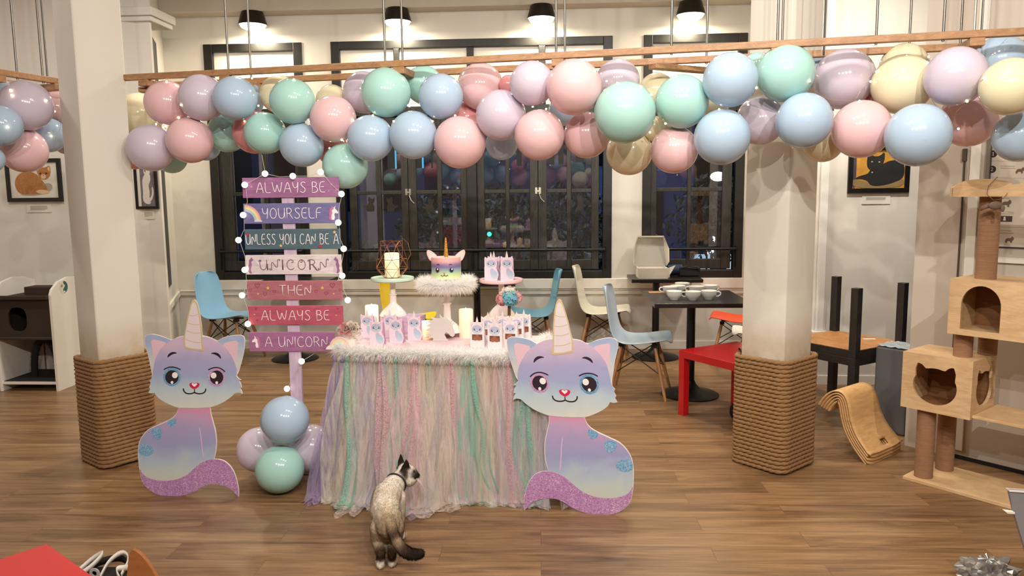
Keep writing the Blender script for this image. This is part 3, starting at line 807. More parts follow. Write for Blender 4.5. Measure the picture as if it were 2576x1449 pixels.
# ================================================================ CAT STANDEES
def cz(x, y, ox=320, oy=730, s=2.6333): return (ox + x / s, oy + y / s)
YS = 3.60
def S3(x, y):  # crop pixel of the left standee -> local u,w in metres (board plane, origin = foot centre)
    P = Yp(*cz(x, y), YS); return (P.x - SX0, P.z)
SX0 = 0.0
SX0 = Yp(*cz(420, 1368), YS).x
OUT = [(115, 330), (120, 303), (140, 293), (170, 291), (230, 305), (290, 328), (335, 310), (378, 303), (388, 255), (396, 205), (408, 150), (425, 85), (434, 66), (446, 62), (460, 78), (473, 120), (488, 210), (497, 300), (540, 310), (595, 336), (640, 312), (700, 299), (750, 297), (772, 307), (779, 330), (776, 380), (768, 430), (750, 500), (735, 548), (724, 566), (738, 585), (755, 594), (738, 598), (752, 620), (758, 646), (744, 645), (756, 665), (763, 687), (742, 679), (715, 684), (690, 707), (640, 742), (590, 764), (551, 776), (556, 820), (572, 880), (586, 935), (593, 1000), (589, 1065), (577, 1119), (612, 1121), (650, 1136), (685, 1168), (712, 1215), (730, 1275), (740, 1330), (739, 1369), (722, 1352), (695, 1322), (650, 1298), (600, 1287), (545, 1286), (500, 1302), (450, 1332), (400, 1352), (330, 1367), (250, 1365), (190, 1350), (140, 1318), (105, 1278), (88, 1228), (79, 1180), (73, 1120), (71, 1065), (78, 1012), (100, 965), (140, 922), (200, 893), (260, 866), (300, 843), (325, 815), (338, 779), (300, 766), (245, 740), (200, 708), (182, 680), (160, 684), (140, 679), (152, 655), (144, 641), (155, 618), (148, 601), (161, 585), (163, 550), (152, 500), (138, 430), (122, 375)]
HEAD = [(183, 470), (200, 425), (230, 380), (280, 338), (335, 312), (400, 303), (470, 303), (540, 312), (600, 340), (650, 380), (690, 430), (718, 490), (728, 545), (724, 566), (738, 585), (755, 594), (738, 598), (752, 620), (758, 646), (744, 645), (756, 665), (763, 687), (742, 679), (715, 684), (690, 707), (640, 742), (590, 764), (551, 776), (480, 781), (410, 781), (340, 778), (300, 766), (245, 740), (200, 708), (182, 680), (160, 684), (140, 679), (152, 655), (144, 641), (155, 618), (148, 601), (161, 585), (172, 530)]
TAIL = [(79, 1180), (110, 1225), (160, 1250), (220, 1262), (290, 1260), (350, 1245), (400, 1218), (440, 1183), (480, 1148), (525, 1127), (577, 1119), (612, 1121), (650, 1136), (685, 1168), (712, 1215), (730, 1275), (740, 1330), (739, 1369), (722, 1352), (695, 1322), (650, 1298), (600, 1287), (545, 1286), (500, 1302), (450, 1332), (400, 1352), (330, 1367), (250, 1365), (190, 1350), (140, 1318), (105, 1278), (88, 1228)]
HORN = [(378, 310), (388, 255), (396, 205), (408, 150), (425, 85), (434, 66), (446, 62), (460, 78), (473, 120), (488, 210), (497, 300), (500, 350), (513, 380), (505, 402), (470, 400), (420, 392), (382, 385), (375, 362)]
HORNIN = [(386, 310), (394, 255), (403, 205), (415, 150), (430, 95), (443, 78), (456, 92), (466, 130), (480, 210), (489, 300), (492, 350), (496, 390), (460, 389), (420, 382), (388, 372)]
EARL = [(157, 325), (200, 330), (268, 350), (230, 385), (200, 425), (183, 468), (175, 440), (165, 380)]
EARR = [(736, 335), (690, 338), (628, 355), (665, 395), (695, 440), (714, 498), (724, 455), (733, 390)]
SPOTS = [[(262, 868), (300, 850), (325, 850), (324, 885), (308, 908), (285, 905), (268, 890)], [(160, 920), (205, 905), (235, 930), (232, 965), (205, 995), (178, 975), (160, 945)], [(74, 1040), (95, 1015), (140, 1022), (174, 1050), (175, 1075), (150, 1095), (110, 1098), (76, 1080)]]
BROWL = [(266, 450), (272, 425), (295, 409), (318, 409), (334, 418), (312, 420), (290, 430)]
BROWR = [(625, 458), (618, 430), (598, 413), (572, 411), (552, 420), (575, 422), (600, 434)]
LINE1 = [(478, 912), (488, 960), (492, 1010), (500, 1070), (505, 1110)]
M_EDGE = mat('white_foam_edge', (238, 228, 224), 0.6)
M_HEAD = grad('print_head', 0.43, 0.79, [(0.0, (224, 220, 206)), (0.16, (206, 214, 210)), (0.36, (184, 202, 214)), (0.55, (160, 170, 206)), (0.74, (168, 164, 204)), (1.0, (204, 182, 208))], 9, 0.30)
M_BODY = grad('print_body', 0.04, 0.45, [(0.0, (212, 208, 192)), (0.2, (196, 208, 204)), (0.40, (176, 192, 214)), (0.58, (158, 162, 204)), (0.76, (172, 160, 202)), (0.92, (196, 162, 198)), (1.0, (212, 150, 186))], 7, 0.42)
M_TAIL = glitter('glitter_tail', (158, 104, 164), (202, 158, 202))
M_SPOT = glitter('glitter_blue', (84, 138, 186), (146, 190, 220), 320)
M_PURI = glitter('glitter_iris_purple', (158, 112, 172), (206, 170, 206), 500)
M_BLUI = glitter('glitter_iris_blue', (64, 120, 172), (130, 178, 208), 500)
M_EAR = mat('print_inner_ear', (226, 190, 204), 0.5)
M_HORNP = mat('print_horn', (222, 210, 214), 0.5)
M_GOLDP = mat('print_gold', (206, 184, 142), 0.4)
M_INK = mat('print_ink', (44, 32, 44), 0.45)
M_NOSE = mat('print_nose', (204, 40, 80), 0.4)
M_PWHITE = mat('print_white', (244, 238, 240), 0.45)
def flat(pts, off, th, mir=1):
    """outline in crop pixels -> prism in the standee's own space (x across, z up, front towards -y)"""
    return MB().prism([(S3(x, y)[0] * mir, -off, S3(x, y)[1]) for x, y in pts], (0, -1, 0), th)
def circ(cx, cy_, rx, ry, n=28): return [(cx + rx * math.cos(2 * PI * i / n), cy_ + ry * math.sin(2 * PI * i / n)) for i in range(n)]
def strip(pts, w):
    pts = [V3((p[0], p[1], 0)) for p in smoothpts([V3((x, y, 0)) for x, y in pts], 2, False)]
    Lp, Rp = [], []
    for i, p in enumerate(pts):
        d = (pts[min(i + 1, len(pts) - 1)] - pts[max(i - 1, 0)]).normalized(); n = V3((-d.y, d.x, 0))
        ww = w * (0.55 if i in (0, len(pts) - 1) else 1)
        Lp.append((p + n * ww / 2)); Rp.append((p - n * ww / 2))
    return [(q.x, q.y) for q in Lp + Rp[::-1]]
def sm(pts, it=1): return [(q.x, q.y) for q in smoothpts([V3((x, y, 0)) for x, y in pts], it)]
def standee(loc, rz, mir, label, scale=1.0):
    r = thing('caticorn_standee', label, 'standee', loc, rz, None, scale)
    k = dict(local=True)
    flat(crsm(OUT), 0.0, 0.006, mir).build('board', [M_EDGE], r, **k)
    ins = lambda pts, s, c: [(c[0] + (x - c[0]) * s, c[1] + (y - c[1]) * s) for x, y in pts]
    body = [(338, 779), (551, 776), (555, 820), (570, 880), (584, 935), (591, 1000), (587, 1065), (577, 1119), (525, 1127), (480, 1148), (440, 1183), (400, 1218), (350, 1245), (290, 1260), (220, 1262), (160, 1250), (110, 1225), (81, 1180), (75, 1120), (73, 1065), (80, 1012), (102, 967), (142, 924), (202, 896), (262, 869), (302, 845), (327, 815)]
    flat(crsm(ins(body, 0.992, (330, 1010))), 0.0006, 0.0006, mir).build('body_print', [M_BODY], r, **k)
    t = flat(crsm(ins(TAIL, 0.992, (400, 1250))), 0.0012, 0.0006, mir).build('tail', [M_TAIL], r, **k)
    for s in SPOTS: flat(sm(s), 0.0012, 0.0006, mir).build('spot', [M_SPOT], r, **k)
    flat(strip(LINE1, 7), 0.0012, 0.0006, mir).build('leg_line', [mat('print_lilac_line', (214, 186, 222), 0.5)], r, **k)
    # ears in the colours of the head, then the head over them
    earo = [[(117, 330), (122, 305), (140, 295), (170, 293), (230, 307), (290, 330), (240, 380), (200, 440), (168, 548), (154, 500), (140, 430), (124, 375)], [(777, 330), (770, 309), (750, 299), (700, 301), (640, 314), (597, 338), (650, 380), (700, 450), (730, 545), (748, 500), (766, 430), (774, 380)]]
    ea = grad('print_ear', 0.58, 0.80, [(0.0, (180, 178, 206)), (0.5, (206, 206, 206)), (0.85, (178, 190, 208)), (1.0, (160, 176, 208))], 12, 0.4)
    for eo, ei in zip(earo, (EARL, EARR)):
        e = flat(crsm(eo), 0.0006, 0.0006, mir).build('ear', [ea], r, **k)
        flat(sm(ei), 0.0012, 0.0006, mir).build('inner_ear', [M_EAR], e, **k)
    h = flat(crsm(ins(HEAD, 0.995, (452, 545))), 0.0020, 0.0012, mir).build('head', [M_HEAD], r, **k)
    hn = flat(crsm(HORN), 0.0030, 0.0028, mir).build('horn', [M_GOLDP], r, **k)
    flat(crsm(HORNIN), 0.0036, 0.0006, mir).build('horn_fill', [M_HORNP], hn, **k)
    for a, c in (((412, 165), (472, 158)), ((404, 215), (480, 225)), ((396, 268), (486, 282)), ((390, 325), (490, 345))):
        flat(strip([a, ((a[0] + c[0]) / 2, (a[1] + c[1]) / 2 + 9), c], 4), 0.0040, 0.0004, mir).build('horn_ridge', [M_GOLDP], hn, **k)
    for ex, ey, irm in ((298, 574, M_BLUI), (594, 576, M_PURI)):
        w = 1 if ex < 400 else -1
        e = flat(circ(ex, ey, 58, 61), 0.0026, 0.0006, mir).build('eye', [irm], r, **k)
        flat(circ(ex, ey + 1, 44, 46), 0.0031, 0.0005, mir).build('pupil', [M_INK], e, **k)
        flat(circ(ex + 20 if ex < 400 else ex - 20, ey - 12, 19, 20), 0.0036, 0.0005, mir).build('highlight', [M_PWHITE], e, **k)
        flat(circ(ex + 1, ey + 36, 9, 10), 0.0036, 0.0005, mir).build('highlight', [M_PWHITE], e, **k)
        pts = [(244, 525), (270, 511), (298, 507), (328, 512), (355, 526)] if ex < 400 else [(538, 527), (565, 514), (594, 510), (625, 518), (650, 540)]
        flat(strip(pts, 7), 0.0031, 0.0005, mir).build('eyelid', [M_INK], e, **k)
    for bw in (BROWL, BROWR): flat(sm(bw), 0.0026, 0.0006, mir).build('brow', [M_INK], r, **k)
    ns = flat(sm([(412, 622), (420, 613), (438, 612), (446, 618), (455, 612), (473, 613), (482, 622), (476, 638), (460, 650), (446, 655), (432, 650), (417, 638)]), 0.0026, 0.0006, mir).build('nose', [M_NOSE], r, **k)
    flat([(447, 640), (433, 628), (428, 620), (433, 615), (441, 616), (447, 622), (453, 616), (461, 615), (466, 620), (461, 628)], 0.0031, 0.0005, mir).build('nose_heart', [M_PWHITE], ns, **k)
    flat(strip([(373, 650), (376, 668), (390, 682), (412, 686), (434, 683), (447, 676), (460, 683), (482, 686), (505, 682), (519, 670), (522, 652)], 8), 0.0026, 0.0006, mir).build('mouth', [M_INK], r, **k)
    flat(strip([(447, 655), (447, 664), (447, 678)], 6), 0.0026, 0.0006, mir).build('mouth', [M_INK], r, **k)
    sx_ = -0.10 * mir
    b = MB().box((sx_ - .01, 0.006, 0.02), (sx_ + .01, 0.16, 0.03)).prism([(sx_, 0.006, 0.24), (sx_, 0.006, 0.0), (sx_, 0.16, 0.0)], (-1, 0, 0), 0.006)
    b.build('back_strut', [M_EDGE], r, **k)
    return r
standee((SX0, YS, 0), 0, 1, 'kitten unicorn cutout beside the left pillar, tail curling right, blue glitter left eye')
s2 = Yp(1452, 1281, 3.45)
standee((s2.x, 3.45, 0), math.radians(-6), -1, 'kitten unicorn cutout right of the party table, tail curling left, pink glitter left eye', 1.015)

# ================================================================ SIGN POST
YB = 3.93
GL = {
 'A': ([[(0, 0), (.30, 1), (.40, .95), (.62, 0)], [(.10, .36), (.52, .38)]], .62), 'L': ([[(.02, 1), (0, 0), (.46, .03)]], .46),
 'W': ([[(0, 1), (.10, .4), (.22, 0), (.36, .45), (.42, .85), (.50, .4), (.64, 0), (.76, .45), (.84, 1)]], .84),
 'Y': ([[(0, 1), (.02, .7), (.12, .46), (.28, .44), (.40, .60), (.46, 1)], [(.46, 1), (.44, .5), (.38, 0)]], .48),
 'S': ([[(.46, .90), (.34, 1), (.14, .97), (.06, .78), (.20, .58), (.40, .42), (.44, .18), (.28, 0), (.10, .03), (.0, .14)]], .46),
 'B': ([[(.02, 1), (.0, .0)], [(.02, .98), (.30, .98), (.40, .78), (.28, .56), (.02, .54)], [(.2, .55), (.42, .46), (.48, .22), (.34, .02), (0, 0)]], .48),
 'E': ([[(.44, 1), (.02, .98), (0, .02), (.46, .03)], [(.02, .52), (.38, .54)]], .46),
 'O': ([[(.30, 1), (.10, .88), (0, .5), (.08, .12), (.28, 0), (.48, .12), (.58, .5), (.48, .88), (.30, 1)]], .58),
 'U': ([[(0, 1), (.0, .4), (.08, .08), (.26, 0), (.42, .1), (.50, .4), (.52, 1)], [(.52, .6), (.54, 0)]], .56),
 'R': ([[(.0, 1), (.0, 0)], [(0, .98), (.30, .98), (.42, .76), (.30, .52), (.02, .48)], [(.2, .5), (.48, 0)]], .48),
 'F': ([[(.44, 1), (.02, .98), (0, 0)], [(.02, .52), (.36, .54)]], .44), 'N': ([[(0, 0), (.02, .98), (.44, .02), (.48, 1)]], .48),
 'C': ([[(.50, .86), (.38, .99), (.22, .98), (.06, .80), (0, .5), (.06, .16), (.22, .01), (.40, .03), (.52, .16)]], .52),
 'T': ([[(0, .98), (.54, 1)], [(.27, .98), (.26, 0)]], .54), 'H': ([[(0, 1), (.0, 0)], [(.46, 1), (.48, 0)], [(0, .5), (.48, .52)]], .48),
 'I': ([[(.04, 1), (.04, 0)]], .08), ' ': ([], .26)}
SW_ = {'U': [[(-.10, .82), (-.02, .98), (.08, .96), (.10, .86), (.03, .84)]], 'N': [[(.0, .02), (-.12, -.02), (-.16, .10), (-.08, .14)], [(.48, .98), (.60, 1.06), (.66, .95), (.58, .90)]], 'C': [[(.50, .84), (.44, .70), (.36, .76)]], 'R': [[(.48, 0), (.60, -.10), (.68, 0), (.60, .06)], [(0, .98), (-.12, .90), (-.08, .80)]], 'O': [[(.30, .98), (.36, .80), (.26, .72), (.20, .80)]]}
def text_mb(txt, x0, x1, z0, h, y, r, fancy, m, par):
    adv = 0; lay = []
    for ch in txt:
        st, w = GL[ch]; lay.append((adv, ch)); adv += w + (.30 if fancy else .16)
    adv -= (.30 if fancy else .16)
    sx = (x1 - x0) / adv
    for ax, ch in lay:
        b = MB()
        sts = list(GL[ch][0])
        if fancy: sts += SW_.get(ch, [])
        for s in sts:
            p = [V3((x0 + (ax + px) * sx, y, z0 + pz * h)) for px, pz in s]
            if len(p) > 2: p = smoothpts(p, 2, False)
            rr = r
            b.tube(p, rr, 6)
            if fancy and len(s) == 2: b.tube([q + V3((0.0035, 0, 0)) for q in p], rr, 6)
        b.v = [V3((v.x, y + (v.y - y) * 0.35, v.z)) for v in b.v]
        if b.v: b.build('letter', m, par, smooth=180)
def boardwood(name, col):
    c2 = tuple(int(v * 0.84) for v in col); c3 = tuple(min(255, int(v * 1.06)) for v in col)
    return wood(name, c2, c3, (2.2, 10, 16), 0.5, 3.2, 0.05)
M_CHALK = mat('white_lettering', (244, 236, 238), 0.5, emit=None)
sg = thing('slogan_sign', 'tall pastel sign of seven lettered boards on a lilac post left of the party table', 'sign', (-1.40, YB, 0))
M_POST = wood('lilac_post', (176, 152, 180), (216, 198, 218), (14, 14, 1.6), 0.55, 3, 0.12)
xm = -1.405
def bx(px, py): P = Yp(px, py, YB); return P.x, P.z
p_l = bx(726, 900)[0]; p_r = bx(755, 900)[0]
MB().box((p_l, YB + 0.004, 0), (p_r, YB + 0.026, bx(735, 448)[1])).build('post', M_POST, sg, bevel=0.002)
MB().box((p_l - 0.16, YB - 0.02, 0.0), (p_r + 0.16, YB + 0.20, 0.014)).build('foot_plate', M_WHITE, sg, bevel=0.003)
ROWS = [('ALWAYS BE', 446, 497, (645, 818), (160, 108, 152), 's'), ('YOURSELF', 511, 562, (661, 809), (118, 114, 164), 's'), ('UNLESS YOU CAN BE A', 576, 627, (620, 852), (84, 108, 120), 's'),
        ('UNICORN', 641, 690, (655, 822), (228, 216, 220), 'f'), ('THEN', 706, 754, (703, 783), (180, 112, 122), 's'), ('ALWAYS BE', 769, 817, (658, 829), (192, 90, 112), 's'), ('A UNICORN', 835, 884, (667, 824), (168, 110, 154), 's')]
def heart(cx, cz_, s): return [(cx + s * 0.062 * 16 * math.sin(t) ** 3, cz_ + s * 0.062 * (13 * math.cos(t) - 5 * math.cos(2 * t) - 2 * math.cos(3 * t) - math.cos(4 * t))) for t in [2 * PI * i / 24 for i in range(24)]]
def star(cx, cz_, s): return [(cx + s * (1 if i % 2 == 0 else .45) * math.sin(PI * i / 5), cz_ + s * (1 if i % 2 == 0 else .45) * math.cos(PI * i / 5)) for i in range(10)]
UNIH = [(-.9, .15), (-.95, .0), (-.80, -.10), (-.55, -.05), (-.30, .0), (-.15, -.25), (-.25, -.6), (-.1, -1), (.35, -1), (.5, -.7), (.45, -.2), (.55, .2), (.4, .6), (.05, .8), (-.1, .75), (-.45, 1.05), (-.30, .65), (-.55, .45)]
MANE = [(.05, .8), (.25, 1.0), (.40, .75), (.65, .65), (.70, .2), (.85, -.1), (.75, -.5), (.9, -.8), (.6, -1.1), (.3, -1.05), (.42, -.7), (.35, -.3), (.2, .0), (.3, .35), (.05, .55), (-.15, .6)]
def motif(parent, name, pts2, y, m, th=0.0015):
    MB().prism([(x, y, z) for x, z in pts2], (0, -1, 0), th).build(name, m, parent)
M_GOLD2 = mat('print_star_gold', (222, 190, 122), 0.4); M_RED = mat('print_heart_rose', (160, 62, 88), 0.5); M_MANE = mat('print_mane_rose', (196, 120, 156), 0.5); M_MANE2 = mat('print_mane_plum', (150, 104, 140), 0.5)
for i, (txt, y0, y1, (tx0, tx1), col, kind) in enumerate(ROWS):
    xl, zt = bx(609 + i * 2.9, y0); xr, _ = bx(852 + i * 2.2 if i < 6 else 842, y0); _, zb = bx(735, y1)
    zt = bx(735, y0)[1]
    m = boardwood('board_wood_%d' % i, col)
    bd = MB().box((xl, YB - 0.004, zb), (xr, YB + 0.004, zt)).build('board', m, sg, bevel=0.0015)
    yf = YB - 0.0055
    a = bx(tx0, (y0 + y1) / 2)[0]; c = bx(tx1, (y0 + y1) / 2)[0]; hh = (zt - zb)
    text_mb(txt, a, c, zb + hh * 0.24, hh * 0.52, yf, 0.0021 if kind == 's' else 0.0018, kind == 'f', M_CHALK if kind == 's' else mat('mauve_lettering', (120, 78, 98), 0.5), bd)
    zc = (zt + zb) / 2; u = hh / 2
    if i == 1:
        for j, cc in enumerate(((232, 164, 180), (240, 204, 150), (240, 226, 160), (176, 208, 190), (170, 190, 224))):
            ro = 0.088 - j * 0.007
            pts = arc(xl + 0.005, zb + 0.012, ro, ro, 0, 88, 16) + arc(xl + 0.005, zb + 0.012, ro - 0.007, ro - 0.007, 88, 0, 16)
            motif(bd, 'rainbow_band', pts, yf, mat('print_rainbow_%d' % j, cc, 0.5))
        motif(bd, 'cloud', [(x + xl + 0.078, z + zb + 0.010) for x, z in arc(0, 0, .022, .012, 0, 180, 8)], yf - 0.001, mat('print_cloud', (214, 216, 220), 0.5))
        motif(bd, 'unicorn_head', [(xr - 0.033 - x * .028, zc + z * .036) for x, z in UNIH], yf, M_PWHITE); motif(bd, 'mane', [(xr - 0.033 - x * .028, zc + z * .036) for x, z in MANE], yf - .001, M_MANE)
    if i == 3:
        for s, xx in ((1, xl + 0.040), (-1, xr - 0.036)):
            motif(bd, 'unicorn_head', [(xx - s * x * .030, zc + z * .042) for x, z in UNIH], yf, mat('print_uni_grey', (212, 196, 206), 0.5)); motif(bd, 'mane', [(xx - s * x * .030, zc + z * .042) for x, z in MANE], yf - .001, M_MANE2)
    if i == 6:
        motif(bd, 'unicorn_head', [(xl + 0.040 - x * .026 * -1, zc + z * .032) for x, z in UNIH], yf, M_PWHITE); motif(bd, 'mane', [(xl + 0.040 + x * .026, zc + z * .032) for x, z in MANE], yf - .001, M_MANE)
    if i == 2:
        for sx, sz, q in ((0.018, .75, 'h'), (0.195, .18, 's'), (0.405, .13, 'h'), (0.485, .83, 's')):
            motif(bd, 'star' if q == 's' else 'heart', (star if q == 's' else heart)(xl + sx, zb + hh * sz, 0.011), yf - 0.002, M_GOLD2 if q == 's' else M_RED)
    if i == 4:
        for sx, sz, s_, q in ((0.058, .76, .015, 'h'), (0.018, .52, .010, 'h'), (0.098, .32, .011, 'h'), (0.150, .45, .009, 'h'), (0.115, .62, .011, 's'), (0.06, .32, .007, 's'), (0.375, .45, .009, 'h'), (0.41, .62, .011, 's'), (0.43, .34, .011, 'h'), (0.465, .76, .015, 'h'), (0.505, .52, .008, 'h'), (0.470, .32, .007, 's')):
            if q == 'h':
                o1 = heart(xl + sx, zb + hh * sz, s_); o2 = heart(xl + sx, zb + hh * sz, s_ * 0.78)
                b = MB()
                for t in range(24):
                    t2 = (t + 1) % 24
                    b.prism([(o1[t][0], yf, o1[t][1]), (o1[t2][0], yf, o1[t2][1]), (o2[t2][0], yf, o2[t2][1]), (o2[t][0], yf, o2[t][1])], (0, -1, 0), .0012)
                b.build('heart', M_RED, bd)
            else: motif(bd, 'star', star(xl + sx, zb + hh * sz, s_), yf, M_GOLD2)
    if i == 0:
        for sx, sz, s_ in ((0.475, .62, .008), (0.46, .30, .006), (0.50, .35, .006), (0.05, .55, .008)): motif(bd, 'star', star(xl + sx, zb + hh * sz, s_), yf, mat('print_star_rose', (216, 150, 160), 0.4))
    if i == 5:
        for sx, sz, s_, q in ((0.045, .85, .007, 'h'), (0.035, .55, .006, 's'), (0.05, .25, .006, 'h'), (0.49, .85, .006, 'h'), (0.48, .5, .005, 's')): motif(bd, 'star' if q == 's' else 'heart', (star if q == 's' else heart)(xl + sx, zb + hh * sz, s_), yf, M_GOLD2 if q == 's' else M_RED)
# globe lights round the sign
gs = thing('globe_light_string', 'string of small glowing white globe lights draped round the slogan sign', 'string lights', (-1.64, YB - 0.02, 0.9))
GP = [(666.6, 437), (736.5, 443), (806.5, 433), (859, 488), (851, 560), (864.6, 626), (861, 694), (874.7, 755), (758.8, 909), (722, 978), (623.5, 815), (609, 743), (615.6, 679), (600, 604), (611.7, 541), (615.6, 465)]
gp = [Yp(x, y, YB - 0.022) for x, y in GP]
b = MB().tube([Yp(659, 390, YB - .02), gp[0] + V3((0, 0, .012))], 0.0012, 5)
for i in range(7): b.tube([gp[i] + V3((0, .012, 0)), (gp[i] + gp[i + 1]) / 2 + V3((-.012 if i > 2 else 0, .014, -0.01)), gp[i + 1] + V3((0, .012, 0))], 0.0012, 5)
for i in range(10, 15): b.tube([gp[i] + V3((0, .012, 0)), (gp[i] + gp[i + 1]) / 2 + V3((.012, .014, -0.01)), gp[i + 1] + V3((0, .012, 0))], 0.0012, 5)
b.tube([gp[15], gp[0]], 0.0012, 5); b.tube([gp[8], gp[9]], 0.0012, 5); b.tube([gp[7], Yp(850, 830, YB + .02), Yp(790, 890, YB + .03), gp[8]], 0.0012, 5)
b.build('wire', mat('clear_wire', (206, 200, 190), 0.3), gs)
M_GLOBE = emis('globe_glow', (255, 244, 226), 1.25)
for p in gp: MB().ball(p, 0.0165, 16).build('bulb', M_GLOBE, gs, smooth=180)

# ================================================================ PARTY TABLE
ZT = 0.75
FL = V3((-1.085, 3.656, 0)); FR = V3((-0.085, 3.52, 0))
T1 = (FR - FL).normalized(); T2 = V3((-T1.y, T1.x, 0)); TL = (FR - FL).length; TD = 0.50
def TP(a, c, z): return FL + T1 * a + T2 * c + V3((0, 0, z))
def tbox(b, a0, a1, c0, c1, z0, z1):
    vs = [TP(a, c, z) for z in (z0, z1) for a, c in ((a0, c0), (a1, c0), (a1, c1), (a0, c1))]
    return b.add(vs, [(0, 3, 2, 1), (4, 5, 6, 7), (0, 1, 5, 4), (1, 2, 6, 5), (2, 3, 7, 6), (3, 0, 4, 7)])
M_CLOTH = mat('pink_white_tabletop', (230, 204, 208), 0.6, var=0.03)
pt = thing('party_table', 'dessert table with a pale pink top, hidden by the pastel tulle skirt', 'table', TP(TL / 2, TD / 2, 0))
tbox(MB(), 0, TL, 0, TD, ZT - 0.025, ZT).build('tabletop', M_CLOTH, pt, bevel=0.004)
for a in (0.04, TL - 0.04):
    for c in (0.04, TD - 0.04): tbox(MB(), a - .02, a + .02, c - .02, c + .02, 0, ZT - 0.025).build('leg', M_WHITE, pt)
# --- tulle skirt: knotted strips all round the front and the two ends
SKC = {'mint': (146, 206, 186), 'cream': (228, 220, 196), 'lilac': (196, 184, 208), 'violet': (152, 130, 186), 'pink': (232, 188, 196), 'peach': (232, 212, 198), 'grey': (210, 206, 206), 'blue': (172, 186, 208), 'sage': (206, 214, 194)}
SKC = {k: tuple(int(x + (255 - x) * .30) for x in v) for k, v in SKC.items()}
SKM = {k: sheer('tulle_' + k, v, 0.55 if k in ('violet', 'mint', 'pink', 'blue') else 0.42) for k, v in SKC.items()}
LACE_P = sheer('lace_pink', (240, 196, 206), 0.8, 1); LACE_M = sheer('lace_mint', (158, 214, 196), 0.8, 1)
sk = thing('tulle_skirt', 'pastel skirt of knotted tulle and lace strips hanging round the party table', 'table skirt', TP(TL / 2, 0, ZT))
def skpos(s):
    """perimeter parameter: metres from the back left corner, round the front"""
    if s < TD: return TP(0, TD - s, 0), -T1
    if s < TD + TL: return TP(s - TD, 0, 0), -T2
    return TP(TL, s - TD - TL, 0), T1
def strip_mb(s, top, length, w, flare, rnd, sway, curl, lay):
    b = MB(); rows = 15; cols = 7
    p, o = skpos(s); t = V3((-o.y, o.x, 0)); ph = rnd.uniform(0, 6); ph2 = rnd.uniform(0, 6); f1 = rnd.uniform(5, 9)
    vs = []
    for i in range(rows + 1):
        u = i / rows
        z = top - length * u
        z = max(z, 0.008 + 0.012 * rnd.random() + 0.004 * lay)
        out = 0.012 + flare * u ** 1.25 + 0.012 * math.sin(f1 * u + ph) * u
        if top - length * u < 0.01: out += (0.01 - (top - length * u)) * 0.9
        side = sway * u ** 1.3 + 0.022 * math.sin(f1 * 1.1 * u + ph2) * u
        ww = w * (0.16 + 0.84 * min(1, u * 2.6) ** 0.7) * (1 + 0.12 * math.sin(7 * u + ph))
        fold = 0.004 + 0.020 * min(1, u * 1.8)
        for k in range(cols):
            c = (k / (cols - 1) - 0.5)
            q = p + o * (out + fold * math.sin(c * 9 + ph + 2.0 * u) + lay * 0.006) + t * (side + c * ww)
            q.z = z + (0.012 * math.sin(c * 6 + ph2) if i == rows else 0)
            if s > TD + TL * .58:
                m_ = (q - FL).dot(T2) + 0.045
                if m_ < 0: q = q - T2 * m_ * (1 - .1 * (k % 2))
            vs.append(q)
    fs = [(i * cols + k, i * cols + k + 1, (i + 1) * cols + k + 1, (i + 1) * cols + k) for i in range(rows) for k in range(cols - 1)]
    b.add(vs, fs)
    b.ball(p + o * (0.016 + lay * 0.004) + V3((0, 0, top)), (0.013, 0.013, 0.018), 8)
    return b
rnd = random.Random(21)
seq = ['violet', 'cream', 'mint', 'lilac', 'pink', 'peach', 'blue', 'sage', 'grey', 'pink', 'violet', 'cream', 'mint', 'lilac', 'peach', 'pink', 'sage', 'mint', 'cream', 'peach', 'pink', 'lilac', 'grey', 'mint', 'blue', 'peach']
NF = 58
for i in range(NF):
    s = TD + TL * (i + 0.5 + rnd.uniform(-.3, .3)) / NF
    u = (s - TD) / TL
    col = seq[int(i * 26 / NF) % 26] if i % 2 == 0 else rnd.choice(['cream', 'grey', 'peach', 'lilac', 'sage', 'grey', 'peach'])
    strip_mb(s, ZT - 0.045, rnd.uniform(0.70, 0.80), rnd.uniform(0.10, 0.17) * (0.6 if col in ('violet', 'mint') else 1), rnd.uniform(0.05, 0.17) * (1.0 if u < .60 else .30), rnd, rnd.uniform(-.09, .09) * (1.0 if u < .60 else .5) + (u - .5) * 0.10, 0, (i % 3)).build('tulle_strip', SKM[col], sk, smooth=180)
for u, m in ((0.07, LACE_M), (0.245, LACE_P), (0.42, LACE_P), (0.60, LACE_P), (0.70, LACE_M), (0.875, LACE_P), (0.965, LACE_M), (0.32, LACE_M)):
    strip_mb(TD + TL * u, ZT - 0.04, rnd.uniform(0.62, 0.80), rnd.uniform(.05, .075), rnd.uniform(.10, .15) * (1.0 if u < .60 else .3), rnd, rnd.uniform(-.05, .11) * (1.0 if u < .74 else .4), 0, 3).build('lace_strip', m, sk, smooth=180)
for i in range(11):
    for side in (0, 1):
        s = TD * (i + .5) / 11 if side == 0 else TD + TL + TD * (i + .5) / 11
        col = rnd.choice(['cream', 'peach', 'grey', 'pink', 'lilac', 'sage', 'peach'] if side else ['grey', 'cream', 'peach', 'lilac', 'violet'])
        strip_mb(s, ZT - 0.045, rnd.uniform(0.66, 0.76), rnd.uniform(0.10, 0.16), rnd.uniform(0.04, 0.16), rnd, rnd.uniform(-.04, .04), 0, i % 3).build('tulle_strip', SKM[col], sk, smooth=180)
tr = MB().tube([TP(0, TD, ZT - .04), TP(0, 0, ZT - .04), TP(TL, 0, ZT - .04), TP(TL, TD, ZT - .04)], 0.006, 6); tr.v = [v + V3((0, 0, 0)) for v in tr.v]
tr.v = [v + T2 * .012 for v in tr.v]; tr.build('ribbon', mat('cream_ribbon', (220, 200, 170), 0.6), sk)
